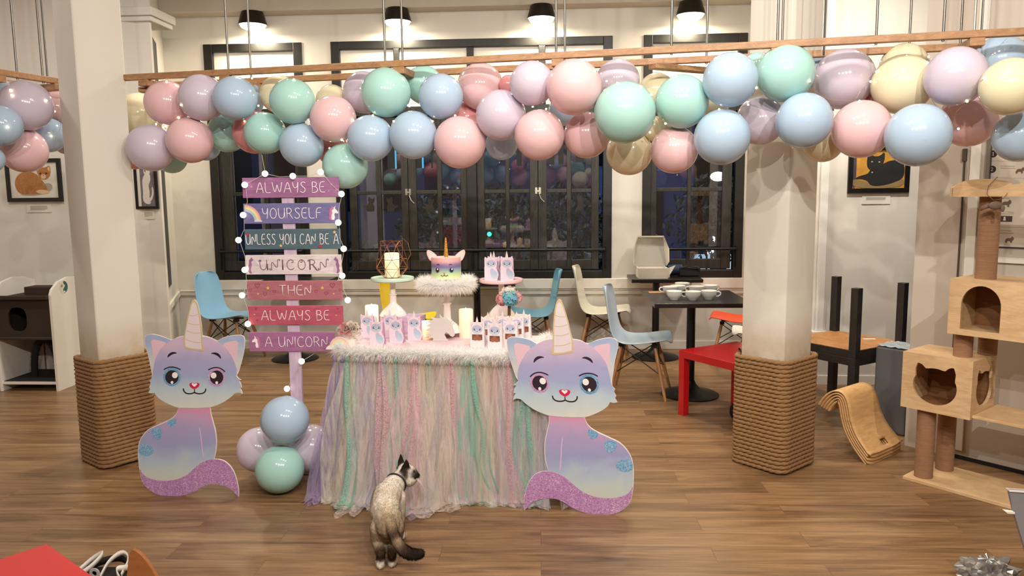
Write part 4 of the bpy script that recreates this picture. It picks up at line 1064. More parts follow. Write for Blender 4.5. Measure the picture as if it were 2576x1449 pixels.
# --- feather trim
def sheen(name, col):
    t = NT(name); t.t.nodes.remove(t.b)
    df = t.n('ShaderNodeBsdfDiffuse'); df.inputs[0].default_value = lin(col); tl = t.n('ShaderNodeBsdfTranslucent'); tl.inputs[0].default_value = lin(col)
    mx = t.n('ShaderNodeMixShader'); mx.inputs[0].default_value = 0.5; t.l(df.outputs[0], mx.inputs[1]); t.l(tl.outputs[0], mx.inputs[2]); t.l(mx.outputs[0], t.out.inputs[0]); return t.m
M_FUR = sheen('white_feather', (255, 254, 252))
def boa(path, r, n, ln, seed, closed=False):
    rnd = random.Random(seed); b = MB(); b.tube(path, r, 8, closed=closed)
    segs = [(V3(path[i]), V3(path[(i + 1) % len(path)])) for i in range(len(path) if closed else len(path) - 1)]
    W = [(q - p).length for p, q in segs]; tot = sum(W)
    for i in range(n):
        d = rnd.random() * tot; j = 0
        while d > W[j] and j < len(W) - 1: d -= W[j]; j += 1
        p, q = segs[j]; c = p.lerp(q, d / W[j]); ax = (q - p).normalized()
        v = V3((rnd.gauss(0, 1), rnd.gauss(0, 1), rnd.gauss(0, 1)))
        v = v - ax * v.dot(ax) * 0.5; v.normalize()
        L = ln * rnd.uniform(0.3, 1.2); s = V3((rnd.gauss(0, 1), rnd.gauss(0, 1), rnd.gauss(0, 1))).cross(v).normalized() * rnd.uniform(0.0005, 0.0011)
        a = c + v * r * 0.6; m = a + v * L * 0.6 + V3((0, 0, -0.003)); e = a + v * L + V3((rnd.gauss(0, .004), rnd.gauss(0, .004), -0.012 * rnd.random()))
        b.add([a - s, a + s, m + s * .8, m - s * .8, e], [(0, 1, 2, 3), (3, 2, 4)])
    return b
zb = ZT - 0.002
bp = smoothpts([TP(0.0, 0.30, zb), TP(-0.005, 0.02, zb), TP(0.05, -0.018, zb), TP(TL * .25, -.012, zb - .006), TP(TL * .5, -0.016, zb), TP(TL * .75, -.012, zb - .006), TP(TL - .03, -0.016, zb), TP(TL + .004, 0.06, zb), TP(TL + .004, 0.25, zb + .006), TP(TL, 0.45, zb)], 2, False)
tag(boa(bp, 0.016, 17000, 0.046, 3).build('feather_boa', M_FUR), 'fluffy white feather boa along the party table edge', 'feather boa')

# --- boxes and cake stands
def on(px, py, z=ZT): return G(px, py, z)
def riser(px0, px1, py, h, dep, label, col, z=ZT):
    P = G((px0 + px1) / 2, py, z); w = (G(px1, py, z) - G(px0, py, z)).length
    r = thing('display_box', label, 'box', (P.x, P.y, z), math.atan2(T1.y, T1.x))
    m = mat('card_%d_%d_%d' % col, col, 0.6, var=0.03)
    MB().box((-w / 2, 0, 0), (w / 2, dep, h * 0.72)).build('box_base', m, r, local=True, bevel=0.001)
    MB().box((-w / 2 - .002, -.002, h * 0.68), (w / 2 + .002, dep + .002, h)).build('lid', m, r, local=True, bevel=0.0015)
    return P
riser(957, 1055, 838, 0.090, 0.13, 'lilac gift box under the mint topped cake stand', (206, 178, 210))
riser(1218, 1316, 838, 0.088, 0.13, 'pale yellow box under the pink topped cake stand', (240, 226, 160))
riser(1072, 1170, 846, 0.026, 0.15, 'flat pink box under the middle cake stand', (240, 196, 200))
M_MILK = mat('milk_glass', (244, 232, 230), 0.12, var=0.01, coat=0.6, sss=0.15)
def cake_stand(px, pyb, zb_, pyt, r_px, label, topcol, base_px):
    P = G(px, pyb, zb_); Z = axis_z(P); k = Z / CAM_F
    T = Yp(px, pyt, P.y); R = r_px * k; H = T.z - zb_; rb = base_px * k
    r = thing('cake_stand', label, 'cake stand', (P.x, P.y, zb_), group='cake stands on the party table')
    MB().lathe([(rb, 0), (rb * 1.0, 0.006), (rb * .86, 0.022), (rb * .62, 0.043), (rb * .36, 0.060), (rb * .25, 0.072), (rb * .24, H * .52), (rb * .31, H * .54), (rb * .31, H * .56), (rb * .2, H * .575), (rb * .22, H * .9), (rb * .3, H - .02), (0, H - .02)], P, 36).build('pedestal', M_MILK, r, smooth=50)
    MB().lathe([(0, H - .022), (R * .9, H - .022), (R * .99, H - .016), (R, H - .006), (R * .985, H), (R * .95, H + .001), (R * .93, H - .003), (0, H - .003)], P, 48).build('plate', mat('plate_%d_%d_%d' % topcol, topcol, 0.3, var=0.02, coat=0.3), r, smooth=50)
    return V3((P.x, P.y, T.z - .003)), R
c1, R1 = cake_stand(990, 793, ZT + 0.0905, 697, 54, 'mint topped cake stand holding the wire candle lantern, on the lilac box', (204, 230, 212), 35)
c2, R2 = cake_stand(1126, 834, ZT + 0.0265, 704, 52, 'white cake stand in the middle, under the unicorn cake', (240, 230, 226), 38)
c3, R3 = cake_stand(1262, 793, ZT + 0.0885, 701, 55, 'pink topped cake stand holding gift bags, on the yellow box', (240, 200, 204), 34)
# --- candles
M_CANDLE = NT('wax_glow')
def candle_mat(name, s, z0, z1):
    t = NT(name); vec = t.coords(); sp = t.n('ShaderNodeSeparateXYZ'); t.l(vec, sp.inputs[0])
    mr = t.n('ShaderNodeMapRange'); mr.inputs[1].default_value = z0; mr.inputs[2].default_value = z1; t.l(sp.outputs[2], mr.inputs[0])
    e = t.ramp(mr.outputs[0], [(0.0, (120, 70, 30)), (0.55, (255, 206, 130)), (0.8, (255, 236, 190)), (1.0, (250, 224, 176))])
    t.b.inputs['Base Color'].default_value = lin((248, 232, 206)); t.b.inputs['Roughness'].default_value = 0.45
    t.l(e, t.b.inputs['Emission Color']); t.b.inputs['Emission Strength'].default_value = s; return t.m
def candle(px, py, z, r_px, h, label, s):
    P = G(px, py, z); r_ = r_px * axis_z(P) / CAM_F
    r = thing('led_candle', label, 'candle', (P.x, P.y, z), group='lit wax pillar candles')
    MB().lathe([(0, 0), (r_ * .99, 0), (r_, .004), (r_ * .985, h * .5), (r_, h - .004), (r_ * .93, h + .002), (r_ * .8, h - .004), (r_ * .6, h - .014), (0, h - .018)], P, 28).build('wax', candle_mat('wax_%d' % px, s, 0.0, h), r, smooth=50)
    MB().lathe([(0.004, h - .018), (0.005, h - .005), (0.003, h + .006), (0.0, h + .012)], P, 10).build('flame_tip', emis('flame_tip', (255, 214, 120), 5.0), r, smooth=180)
candle(937, 838, ZT, 16.5, 0.155, 'glowing pillar candle at the back left, behind the left gift bags', 0.9)
candle(1173, 848, ZT, 18, 0.15, 'cream pillar candle right of the unicorn head ornament', 0.30)
candle(1075, 851, ZT, 18, 0.09, 'short glowing candle left of the unicorn head ornament', 0.7)
LP = V3((c1.x, c1.y, c1.z))
r_ = 18.5 * axis_z(LP) / CAM_F
r = thing('led_candle', 'lit pillar candle inside the copper wire lantern', 'candle', (LP.x, LP.y, LP.z + .002), group='lit wax pillar candles')
hC = 0.135
MB().lathe([(0, 0), (r_ * .99, 0), (r_, .004), (r_ * .985, hC * .5), (r_, hC - .004), (r_ * .9, hC + .002), (r_ * .6, hC - .012), (0, hC - .016)], (LP.x, LP.y, LP.z + .002), 28).build('wax', candle_mat('wax_lantern', 0.55, 0, hC), r, smooth=50)
M_COPPER = mat('copper_wire', (170, 112, 78), 0.3, 0.9)
ln = thing('wire_lantern', 'copper wire geometric lantern on the mint topped cake stand', 'lantern', LP)
k = axis_z(LP) / CAM_F
rings = [(20 * k, 0.002), (42 * k, 0.055), (37 * k, 0.105), (29 * k, 0.178), (27.5 * k, 0.204)]
RP = []
for i, (rr, z) in enumerate(rings):
    N = 8; pts = [LP + V3((rr * math.cos(2 * PI * (q + .5 * (i % 2)) / N + .2), rr * math.sin(2 * PI * (q + .5 * (i % 2)) / N + .2), z)) for q in range(N)]
    RP.append(pts); MB().tube(pts, 0.0013, 5, closed=True).build('ring', M_COPPER, ln)
b = MB()
for i in range(4):
    for q in range(8):
        o2 = (q, q - 1) if i % 2 == 0 else (q, (q + 1) % 8)
        for w in o2: b.tube([RP[i][q], RP[i + 1][w]], 0.0012, 5)
b.build('struts', M_COPPER, ln)
MB().tube([RP[4][0], RP[4][0] + V3((0, 0, .016)), LP + V3((0.09, 0.02, .19)), LP + V3((0.105, 0.01, .13)), LP + V3((0.09, 0, .10))], 0.0014, 5).build('carry_handle', M_COPPER, ln)
# --- the unicorn cake
CK = V3(c2) + V3((0, 0, .012)); kk = axis_z(CK) / CAM_F
ck = thing('unicorn_cake', 'rainbow ombre unicorn face cake with a gold horn', 'cake', CK)
CR_ = 37 * kk; CH = 54 * kk
MB().lathe([(0, 0), (CR_, 0), (CR_, CH - .006), (CR_ * .985, CH - .001), (CR_ * .95, CH), (0, CH)], CK, 48).build('cake_body', grad('fondant_ombre', 0, CH, [(0.0, (232, 232, 176)), (0.25, (196, 222, 160)), (0.42, (150, 176, 176)), (0.58, (122, 104, 152)), (0.68, (150, 118, 160)), (0.82, (226, 170, 172)), (1.0, (236, 180, 178))], 16, 0.12, 0.55), ck, smooth=45)
hz = CK.z + CH
b = MB(); pts = []; N = 90
for i in range(N):
    u = i / (N - 1); rr = 0.0125 * (1 - u * .62); z = hz + u * 0.098
    pts.append((rr * (1 + 0.16 * math.cos(u * 2 * PI * 11)), z))
b = MB().lathe([(p[0], p[1]) for p in pts] + [(0, hz + 0.103)], (CK.x, CK.y, 0), 20); b.build('horn', mat('gold_fondant', (206, 160, 66), 0.3, 0.75), ck, smooth=180)
fy = CK.y
for s in (-1, 1):
    e = [(s * CR_ * .95 + s * x * kk, z * kk) for x, z in ((-6, 40), (2, 46), (8, 56), (6, 66), (-4, 68), (-14, 62), (-22, 52), (-18, 44))] if False else None
    base = [(-2, -6), (6, 0), (11, 10), (13, 20), (10, 26), (0, 22), (-10, 14), (-16, 6), (-14, -2)]
    pts = smoothpts([V3((CK.x + s * (CR_ + (x - 1) * kk), CK.y - .004, CK.z + CH * .86 + z * kk)) for x, z in base], 2)
    ee = MB().prism(pts, (0, -1, 0), 0.006).build('ear', mat('fondant_pink', (240, 196, 190), 0.55), ck)
    cen = sum(pts, V3()) / len(pts)
    MB().prism([cen + (p - cen) * .74 + V3((0, -.001, 0)) for p in pts], (0, -1, 0), 0.001).build('inner_ear', mat('fondant_blush', (246, 216, 210), 0.5), ee)
def cakeface(name, pts, m, off=0.0015, th=0.002):
    """outline in px around the face centre, wrapped on the cake side"""
    b = MB(); P = []
    for x, z in pts:
        a = x * kk / CR_; P.append(V3((CK.x + (CR_ + off) * math.sin(a), CK.y - (CR_ + off) * math.cos(a), CK.z + z * kk)))
    c = sum(P, V3()) / len(P); n = V3((c.x - CK.x, c.y - CK.y, 0)).normalized()
    b.prism(P, n, th); return b.build(name, m, ck)
for s, col in ((-1, (170, 120, 150)), (1, (110, 140, 176))):
    cakeface('eye', [(s * 18 + 6.3 * math.cos(t), 24 + 7.2 * math.sin(t)) for t in [2 * PI * i / 20 for i in range(20)]], mat('iris_%d' % col[0], col, 0.4), .0012)
    cakeface('pupil', [(s * 18 + 4.6 * math.cos(t), 24 + 5.6 * math.sin(t)) for t in [2 * PI * i / 20 for i in range(20)]], M_INK, .0022)
    cakeface('highlight', [(s * 18 + 1 + 1.9 * math.cos(t), 26 + 2.2 * math.sin(t)) for t in [2 * PI * i / 14 for i in range(14)]], M_PWHITE, .003)
    cakeface('brow', [(s * (16 + 3.8 * math.cos(t)), 36 + 3 * math.sin(t)) for t in [PI * i / 8 for i in range(9)]] + [(s * (16 - 2.6 + 5.2 * i / 6), 36.4 + 1.6 * math.sin(PI * i / 6)) for i in range(7)], M_INK, .002)
cakeface('nose', [(-3, 17.5), (0, 16.8), (3, 17.5), (2, 15), (0, 13.6), (-2, 15)], mat('nose_pink', (220, 110, 120), 0.5), .0016)
for pts in (strip([(-9, 12), (-6, 9), (-2, 9.5), (0, 12), (2, 9.5), (6, 9), (9, 12)], 1.4), strip([(0, 14), (0, 12.8), (0, 11.4)], 1.1)):
    cakeface('mouth', pts, M_INK, .0016)
ring = [CK + V3(((R2 * 1.12) * math.cos(2 * PI * i / 40), (R2 * 1.12) * math.sin(2 * PI * i / 40), -.026 + .003 * math.sin(i))) for i in range(40)]
tag(boa(ring, 0.016, 12000, 0.046, 9, True).build('feather_boa', M_FUR), 'ring of white feather boa round the cake stand under the unicorn cake', 'feather boa')
# --- gift bags
M_BAGP = mat('lilac_bag_paper', (232, 210, 224), 0.55, var=0.03); M_BAGW = mat('white_bag_paper', (228, 218, 220), 0.55, var=0.02)
M_BAGS = mat('bag_side_mauve_shade', (196, 150, 182), 0.6)  # mauve puts the shade on the bag sides into the colour
BAGW, BAGH, BAGD = 0.072, 0.125, 0.045
def face_parts(root, cx, zc, s, y):
    """small printed kitten face, s = half head width"""
    hd = [(math.cos(t) * s, math.sin(t) * s * .80) for t in [2 * PI * i / 24 for i in range(24)]]
    f = MB().prism([(cx + x, y, zc + z) for x, z in hd], (0, -1, 0), .0006).build('face_print', grad('bag_face', zc - s, zc + s, [(0.0, (206, 216, 216)), (0.5, (170, 184, 206)), (1.0, (192, 176, 206))], 30, .2), root, local=True)
    for q in (-1, 1):
        MB().prism([(cx + q * s * .48 + x * s * .17, y - .0006, zc + z * s * .20) for x, z in [(math.cos(t), math.sin(t)) for t in [2 * PI * i / 12 for i in range(12)]]], (0, -1, 0), .0005).build('eye', M_INK, f, local=True)
        MB().prism([(cx + q * s * .48 - q * s * .06 + x * s * .08, y - .0011, zc + s * .05 + z * s * .09) for x, z in [(math.cos(t), math.sin(t)) for t in [2 * PI * i / 10 for i in range(10)]]], (0, -1, 0), .0004).build('highlight', M_PWHITE, f, local=True)
    MB().prism([(cx + x * s, y - .0006, zc + z * s) for x, z in strip([(-.16, -.34), (-.08, -.40), (0, -.36), (.08, -.40), (.16, -.34)], .05)], (0, -1, 0), .0004).build('mouth', M_INK, f, local=True)
def kitbag(label, loc, rz, group, cookie):
    r = thing('gift_bag', label, 'gift bag', loc, rz, group)
    w = BAGW / 2
    k = dict(local=True)
    mb = M_BAGW if cookie else M_BAGP
    MB().add([(-w, 0, 0), (w, 0, 0), (w, BAGD, 0), (-w, BAGD, 0), (-w, 0.006, BAGH * .92), (w, 0.006, BAGH * .92), (w * .96, BAGD * .55, BAGH * .92), (-w * .96, BAGD * .55, BAGH * .92)], [(0, 3, 2, 1), (4, 5, 6, 7), (0, 1, 5, 4), (1, 2, 6, 5), (2, 3, 7, 6), (3, 0, 4, 7)]).build('bag', mb if cookie else M_BAGS, r, **k)
    if cookie:
        front = [(-w, 0), (w, 0), (w, .126), (w * .94, .134), (w * .62, .128), (-w * .62, .128), (-w * .94, .134), (-w, .126)]
    else:
        front = [(-w, 0), (w * .9, 0), (w * 1.02, .012), (w * 1.14, .028), (w * 1.06, .045), (w * .86, .060), (w * .78, .070), (w * .9, .082), (w * .92, .122), (w * .86, .130), (w * .55, .122), (-w * .55, .122), (-w * .9, .130), (-w * .98, .120), (-w * .92, .082), (-w, .070)]
    fr = MB().prism([(x, -.001, z) for x, z in front], (0, -1, 0), .0016).build('front_card', mb, r, **k)
    hn = MB().prism([(-.0085, -.002, .118), (.0085, -.002, .118), (.005, -.002, .142), (.0005, -.002, .158), (-.004, -.002, .142)], (0, -1, 0), .0014).build('horn', mat('print_horn_small', (226, 214, 214), .5), r, **k)
    for q in (-1, 1):
        MB().prism([(q * w * .86, -.0022, .122), (q * w * .58, -.0022, .120), (q * w * .80, -.0022, .100)], (0, -1, 0), .0006).build('ear', M_EAR, r, **k)
    face_parts(r, 0, .092, w * .74, -.0022)
    if cookie:
        MB().prism([(-w * .72, -.0022, .038), (w * .72, -.0022, .038), (w * .72, -.0022, .066), (-w * .72, -.0022, .066)], (0, -1, 0), .0006).build('cookie_window', mat('window_brown', (122, 76, 62), 0.25, var=.3, vs=60), r, **k)
        for q, (x, z) in enumerate(((-.010, .046), (.010, .046), (.0, .056))):
            MB().lathe([(0, 0), (.010, 0), (.010, .002), (0, .0028)], (x, -.0024, z), 14, RX(PI / 2)).build('cookie', mat('cookie_brown', (150, 92, 62), .7, var=.3, vs=80), r, smooth=40, **k)
    else:
        body = smoothpts([V3((x, -.0022, z)) for x, z in ((-w * .1, .066), (w * .35, .066), (w * .42, .056), (w * .75, .052), (w * 1.02, .034), (w * .95, .016), (w * .55, .006), (w * .1, .018), (-w * .1, .038))], 2)
        MB().prism(body, (0, -1, 0), .0006).build('body_print', grad('bag_body', 0, .07, [(0, (206, 214, 216)), (.5, (172, 196, 214)), (1, (188, 176, 208))], 30, .2), r, **k)
    return r
ta = math.atan2(T1.y, T1.x)
bg = kitbag('lilac kitten gift bag at front left, nearest the flowers', G(948, 869, ZT), ta + .06, 'lilac kitten gift bags', False)
dup(bg, G(997, 863, ZT), ta + .02, 'lilac kitten gift bag in the middle of the left front row')
dup(bg, G(1043, 856, ZT), ta + .10, 'lilac kitten gift bag at the right end of the left front row')
dup(bg, G(925, 850, ZT), ta + .2, 'lilac kitten gift bag behind the flowers, half hidden at back left')
dup(bg, G(982, 850, ZT), ta, 'lilac kitten gift bag half hidden behind the two left front bags')
z3 = c3.z
q1 = V3((c3.x - .052, c3.y - .055, z3)); q2 = V3((c3.x + .036, c3.y - .058, z3))
dup(bg, q1, .05, 'left lilac kitten gift bag at front of the pink cake stand', 'lilac kitten gift bags')
dup(bg, q2, -.02, 'right lilac kitten gift bag at front of the pink cake stand', 'lilac kitten gift bags')
dup(bg, q1 + V3((.012, .052, 0)), .02, 'lilac kitten gift bag tucked behind the left bag on the pink cake stand')
dup(bg, q2 + V3((-.004, .052, 0)), .02, 'lilac kitten gift bag tucked behind the right bag on the pink cake stand')
cb = kitbag('white cookie bag with a window, leftmost in the right front row', G(1201, 874, ZT), ta + .02, 'white kitten cookie bags', True)
dup(cb, G(1245, 878, ZT), ta - .02, 'white cookie bag with a window, middle one of the right front row')
dup(cb, G(1284, 872, ZT), ta - .05, 'white cookie bag with a window, right end of the right front row')
dup(cb, G(1228, 860, ZT), ta + .02, 'white cookie bag half hidden between the two left front cookie bags')
dup(cb, G(1300, 858, ZT), ta, 'white cookie bag half hidden behind the right end cookie bag')
dup(cb, G(1265, 857, ZT), ta, 'white cookie bag hidden behind the middle front cookie bag, horn showing')
dup(cb, G(1318, 852, ZT), ta, 'rightmost white cookie bag, at the back beside the feather trim')
# --- unicorn head ornament
UH = [(-18, -1), (14, -1), (13, 6), (8, 16), (12, 22), (17, 20), (23, 13), (29, 10), (34, 14), (33, 22), (30, 30), (28, 40), (34, 44), (25, 44), (30, 52), (22, 50), (14, 58), (4, 60), (-3, 68), (-3, 58), (-14, 58), (-26, 62), (-20, 54), (-34, 50), (-25, 45), (-38, 38), (-26, 36), (-40, 26), (-27, 26), (-40, 14), (-26, 16), (-34, 6), (-22, 8)]
P = G(1110, 858, ZT); k2 = axis_z(P) / CAM_F
uo = thing('unicorn_ornament', 'frosted white unicorn head ornament in the middle of the table front', 'ornament', P)
MB().prism([P + V3((x * k2, 0, max(0.0, z * k2))) for x, z in UH], (0, -1, 0), 0.014).build('head', mat('frosted_white', (206, 198, 194), 0.4, sss=.2, var=.02), uo, bevel=0.002)
MB().box((P.x - .045, P.y - .004, ZT), (P.x + .035, P.y + .03, ZT + .008)).build('plinth', mat('frosted_white', (234, 226, 222), 0.4), uo, bevel=0.002)
# --- flowers
def petal_ball(b, c, r, n, size, rnd, R0=0.0):
    for i in range(n):
        v = V3((rnd.gauss(0, 1), rnd.gauss(0, 1), rnd.gauss(0, 1))).normalized()
        u = v.cross(V3((rnd.gauss(0, 1), rnd.gauss(0, 1), rnd.gauss(0, 1)))).normalized(); w = v.cross(u)
        p = c + v * r * rnd.uniform(.75, 1.05)
        q = []
        for k in range(5):
            a = 2 * PI * k / 5
            s = size * rnd.uniform(.8, 1.15)
            d = u * math.cos(a) + w * math.sin(a); e = u * math.cos(a + .62) + w * math.sin(a + .62); g = u * math.cos(a - .62) + w * math.sin(a - .62)
            b.add([p, p + g * s * .6 + v * s * .15, p + d * s + v * s * .35, p + e * s * .6 + v * s * .15], [(0, 1, 2, 3)])
rnd = random.Random(4)
M_PB = sheen('petal_blue', (150, 208, 222)); M_PP = sheen('petal_pink', (240, 188, 190)); M_PWH = sheen('petal_white', (246, 236, 226)); M_LEAF = mat('dusty_leaf', (104, 104, 78), .6, var=.3, vs=40)
P = G(1281, 850, ZT); kf = axis_z(P) / CAM_F; C3 = Yp(1281, 750, P.y)
tp = thing('flower_topiary', 'ball topiary of blue and pink blossoms on brown trunk, by the pink cake stand', 'flowers', P)
MB().lathe([(0.026, 0), (.03, .03), (.027, .03), (0, .028)], P, 20).build('pot', M_WHITE, tp, smooth=40)
MB().tube([P + V3((0, 0, .02)), C3], 0.0085, 10).build('trunk', mat('brown_twig', (104, 66, 38), .7, var=.4, vs=50), tp)
b1, b2, b3 = MB(), MB(), MB()
petal_ball(b1, C3 + V3((.004, -.016, 0)), .040, 120, .014, rnd); petal_ball(b2, C3 + V3((-.034, -.002, -.004)), .032, 90, .013, rnd); petal_ball(b2, C3 + V3((.038, .004, 0)), .028, 50, .013, rnd); petal_ball(b3, C3 + V3((0, .012, .012)), .048, 90, .013, rnd)
b1.ball(C3 + V3((.004, -.016, 0)), .030, 12); b2.ball(C3 + V3((-.034, -.002, -.004)), .024, 12); b3.ball(C3 + V3((0, .012, .012)), .036, 12)
b1.build('blue_blossoms', M_PB, tp); b2.build('pink_blossoms', M_PP, tp); b3.build('white_blossoms', M_PWH, tp)
P = G(882, 868, ZT); C4 = Yp(880, 832, P.y)
fl = thing('flower_bouquet', 'bunch of pink and cream roses with grey green sprigs at the left table end', 'flowers', P)
MB().lathe([(.028, 0), (.034, .035), (.03, .035), (0, .03)], P, 20).build('pot', M_WHITE, fl, smooth=40)
def rose(b, c, R, n=16):
    up = V3((rnd.uniform(-.5, .5), -.8, rnd.uniform(.1, .7))).normalized(); u = up.cross(V3((0, 0, 1))).normalized(); w = up.cross(u)
    for i in range(n):
        a = i * 2.4; f = (i + 1) / n; rr = R * f; s = R * (.35 + .45 * f); d = u * math.cos(a) + w * math.sin(a); t = u * -math.sin(a) + w * math.cos(a)
        p = c + d * rr * .55 + up * R * (.5 - .55 * f)
        b.add([p - t * s * .5, p + t * s * .5, p + t * s * .55 + up * s * .5 + d * s * .35 * f, p + up * s * .72 + d * s * .45 * f, p - t * s * .55 + up * s * .5 + d * s * .35 * f], [(0, 1, 2, 3, 4)])
for nm, m, spots in (('pink_rose', M_PP, ((-12, 6, 0.034), (-2, -8, .026), (-18, -8, .022))), ('cream_rose', M_PWH, ((12, 6, .034), (20, -8, .030), (6, -18, .028), (-26, 0, .024), (4, 16, .022)))):
    for x, z, R in spots:
        b = MB(); rose(b, C4 + V3((x * kf, -.01 + rnd.uniform(-.01, .01), z * kf)), R); b.build(nm, m, fl)
b = MB()
for i in range(110):
    a = rnd.uniform(.1, PI - .1); rr = rnd.uniform(.01, .055); p = C4 + V3((math.cos(a) * rr * 1.2, rnd.uniform(-.02, .03), math.sin(a) * rr * .9 - .005)); s = rnd.uniform(.004, .009)
    R = Euler((rnd.uniform(0, 6), rnd.uniform(0, 6), rnd.uniform(0, 6))).to_matrix(); b.add([p + R @ V3(q) * s for q in ((-1, 0, 0), (0, -.45, 0), (1, 0, 0), (0, .45, 0))], [(0, 1, 2, 3)])
b.build('sprigs', M_LEAF, fl)
# --- rainbow cut-out at the left end
P = G(852, 880, ZT)
rb = thing('rainbow_ornament', 'small pastel rainbow cutout with cloud at the left table end', 'ornament', P)
kr = axis_z(P) / CAM_F
for j, cc in enumerate(((236, 196, 190), (240, 220, 184), (214, 226, 210), (206, 210, 228))):
    ro = (26 - j * 5) * kr; ri = ro - 5 * kr
    MB().prism([(P.x + x, P.y + .01, P.z + z + .002) for x, z in arc(0, 0, ro, ro * 1.2, 0, 180, 20) + arc(0, 0, ri, ri * 1.2, 180, 0, 20)], (0, -1, 0), .008).build('band', mat('rainbow_card_%d' % j, cc, .6), rb)
MB().prism([(P.x + x - .045, P.y + .008, P.z + z) for x, z in arc(0, 0, .022, .020, 0, 180, 10) ], (0, -1, 0), .01).build('cloud', M_WHITE, rb)

# ================================================================ CHAIRS AND CAFE TABLES
M_LEGW = wood('beech_leg', (140, 96, 58), (186, 138, 92), (20, 20, 3), 0.45, 3, 0.05)
def shell_chair(label, loc, rz, colname, col, scale=1.0):
    r = thing('shell_chair', label, 'chair', loc, rz, None, scale)
    m = mat('shell_' + colname, col, 0.38, var=0.02, coat=0.2)
    prof = [(.235, .402), (.232, .418), (.215, .432), (.16, .428), (.08, .415), (0, .405), (-.08, .403), (-.14, .415), (-.185, .450), (-.212, .51), (-.228, .58), (-.243, .66), (-.258, .73), (-.272, .785), (-.283, .815), (-.290, .826)]
    hw = [.150, .180, .205, .225, .234, .237, .236, .232, .226, .222, .219, .214, .205, .185, .150, .095]
    nc = 16; vs = []; fs = []
    for i, ((x, z), w) in enumerate(zip(prof, hw)):
        u = i / (len(prof) - 1)
        for k in range(nc + 1):
            c = 2 * k / nc - 1; e = abs(c) ** 2.6
            seat = max(0.0, 1 - u * 1.7); back = max(0.0, u * 1.7 - .7)
            vs.append((x + back * e * 0.045 - (0.02 * e if i < 2 else 0), c * w, z + seat * e * 0.030 + (0.012 * e * max(0, .5 - abs(u - .5)))))
    for i in range(len(prof) - 1):
        for k in range(nc): fs.append((i * (nc + 1) + k, i * (nc + 1) + k + 1, (i + 1) * (nc + 1) + k + 1, (i + 1) * (nc + 1) + k))
    o = MB().add(vs, fs).build('seat_shell', m, r, smooth=180, local=True)
    s = o.modifiers.new('solid', 'SOLIDIFY'); s.thickness = 0.009; s.offset = 0
    s = o.modifiers.new('sub', 'SUBSURF'); s.levels = 1; s.render_levels = 1
    top = [(.115, .115, .385), (.115, -.115, .385), (-.13, .105, .385), (-.13, -.105, .385)]
    bot = [(.205, .215, 0), (.205, -.215, 0), (-.215, .20, 0), (-.215, -.20, 0)]
    for a, c in zip(top, bot):
        p, q = V3(a), V3(c); b = MB().tube([p, p.lerp(q, .3), p.lerp(q, .8), q], [.011, .0155, .013, .010], 10)
        b.build('leg', M_LEGW, r, smooth=60, local=True)
    b = MB(); L = lambda i, t: V3(top[i]).lerp(V3(bot[i]), t)
    for i, j in ((0, 1), (1, 3), (3, 2), (2, 0)):
        b.tube([L(i, .02), L(j, .52)], .0042, 6); b.tube([L(j, .02), L(i, .52)], .0042, 6)
    for i in range(4): b.box((top[i][0] - .02, top[i][1] - .02, .378), (top[i][0] + .02, top[i][1] + .02, .404))
    b.box((-.14, -.012, .388), (.12, .012, .400))
    b.build('wire_brace', M_DARKM, r, local=True)
    return r
def cpos(px, py, dx=0, dy=0): P = G(px, py, .43); return (P.x + dx, P.y + dy, 0)
shell_chair('sky blue shell chair at the far left, behind the left standee', cpos(582, 790), -.13, 'sky', (142, 192, 228), 1.0)
shell_chair('bright yellow shell chair behind the mint topped cake stand', cpos(1034, 788, 0, -.05), -.13, 'yellow', (240, 208, 16), .94)
shell_chair('blue shell chair facing left, behind the right end of the party table', cpos(1336, 785), PI + .10, 'blue', (104, 164, 192), 1.0)
shell_chair('cream white shell chair facing right, left of the pale blue chair', cpos(1520, 782, 0, .0), -.16, 'cream', (226, 222, 206), 1.03)
shell_chair('pale blue grey shell chair nearest the red table, facing right', (.665, 5.665, 0), -.22, 'pale', (182, 200, 216), 1.0)
shell_chair('orange shell chair half hidden behind the right pillar', cpos(1850, 792), PI - .25, 'orange', (232, 78, 28), .95)
shell_chair('white shell chair mostly hidden behind the right pillar', cpos(1912, 822), PI - .1, 'white', (236, 232, 226), .9)

M_TBL = wood('black_table_laminate', (14, 12, 11), (34, 29, 25), (4, 22, 8), 0.32, 2.5, 0.04)
def cafe_table(label, x0, x1, y0, y1, cx, cy_, h=.74, th=.032):
    r = thing('cafe_table', label, 'table', (cx, cy_, 0))
    MB().box((x0, y0, h - th), (x1, y1, h)).build('table_top', M_TBL, r, bevel=0.003)
    MB().tube([(cx, cy_, .02), (cx, cy_, h - th)], .032, 20).build('column', M_DARKM, r, smooth=50)
    MB().lathe([(0, .0), (.215, 0), (.215, .008), (.20, .016), (.13, .030), (.075, .05), (.045, .085), (.035, .11), (0, .11)], (cx, cy_, 0), 40).build('base', M_DARKM, r, smooth=40)
    MB().box((cx - .15, cy_ - .03, h - th - .012), (cx + .15, cy_ + .03, h - th)).build('top_bracket', M_DARKM, r)
    return r
cafe_table('black cafe table holding the white cups, left of the right pillar', .715, 1.40, 5.29, 6.02, 1.03, 5.62)
cafe_table('black cafe table against the wall holding the open white box', .715, 1.355, 6.83, 7.28, .95, 6.95)
cafe_table('black cafe table at the wall behind the unicorn cake', -.86, -.33, 6.60, 7.26, -.70, 6.92, .74)
cafe_table('black pedestal table standing behind the slogan sign', -2.72, -2.08, 6.55, 7.20, -2.42, 6.86)
M_CHINA = mat('white_china', (238, 236, 230), 0.15, var=.01, coat=.5)
cup0 = None
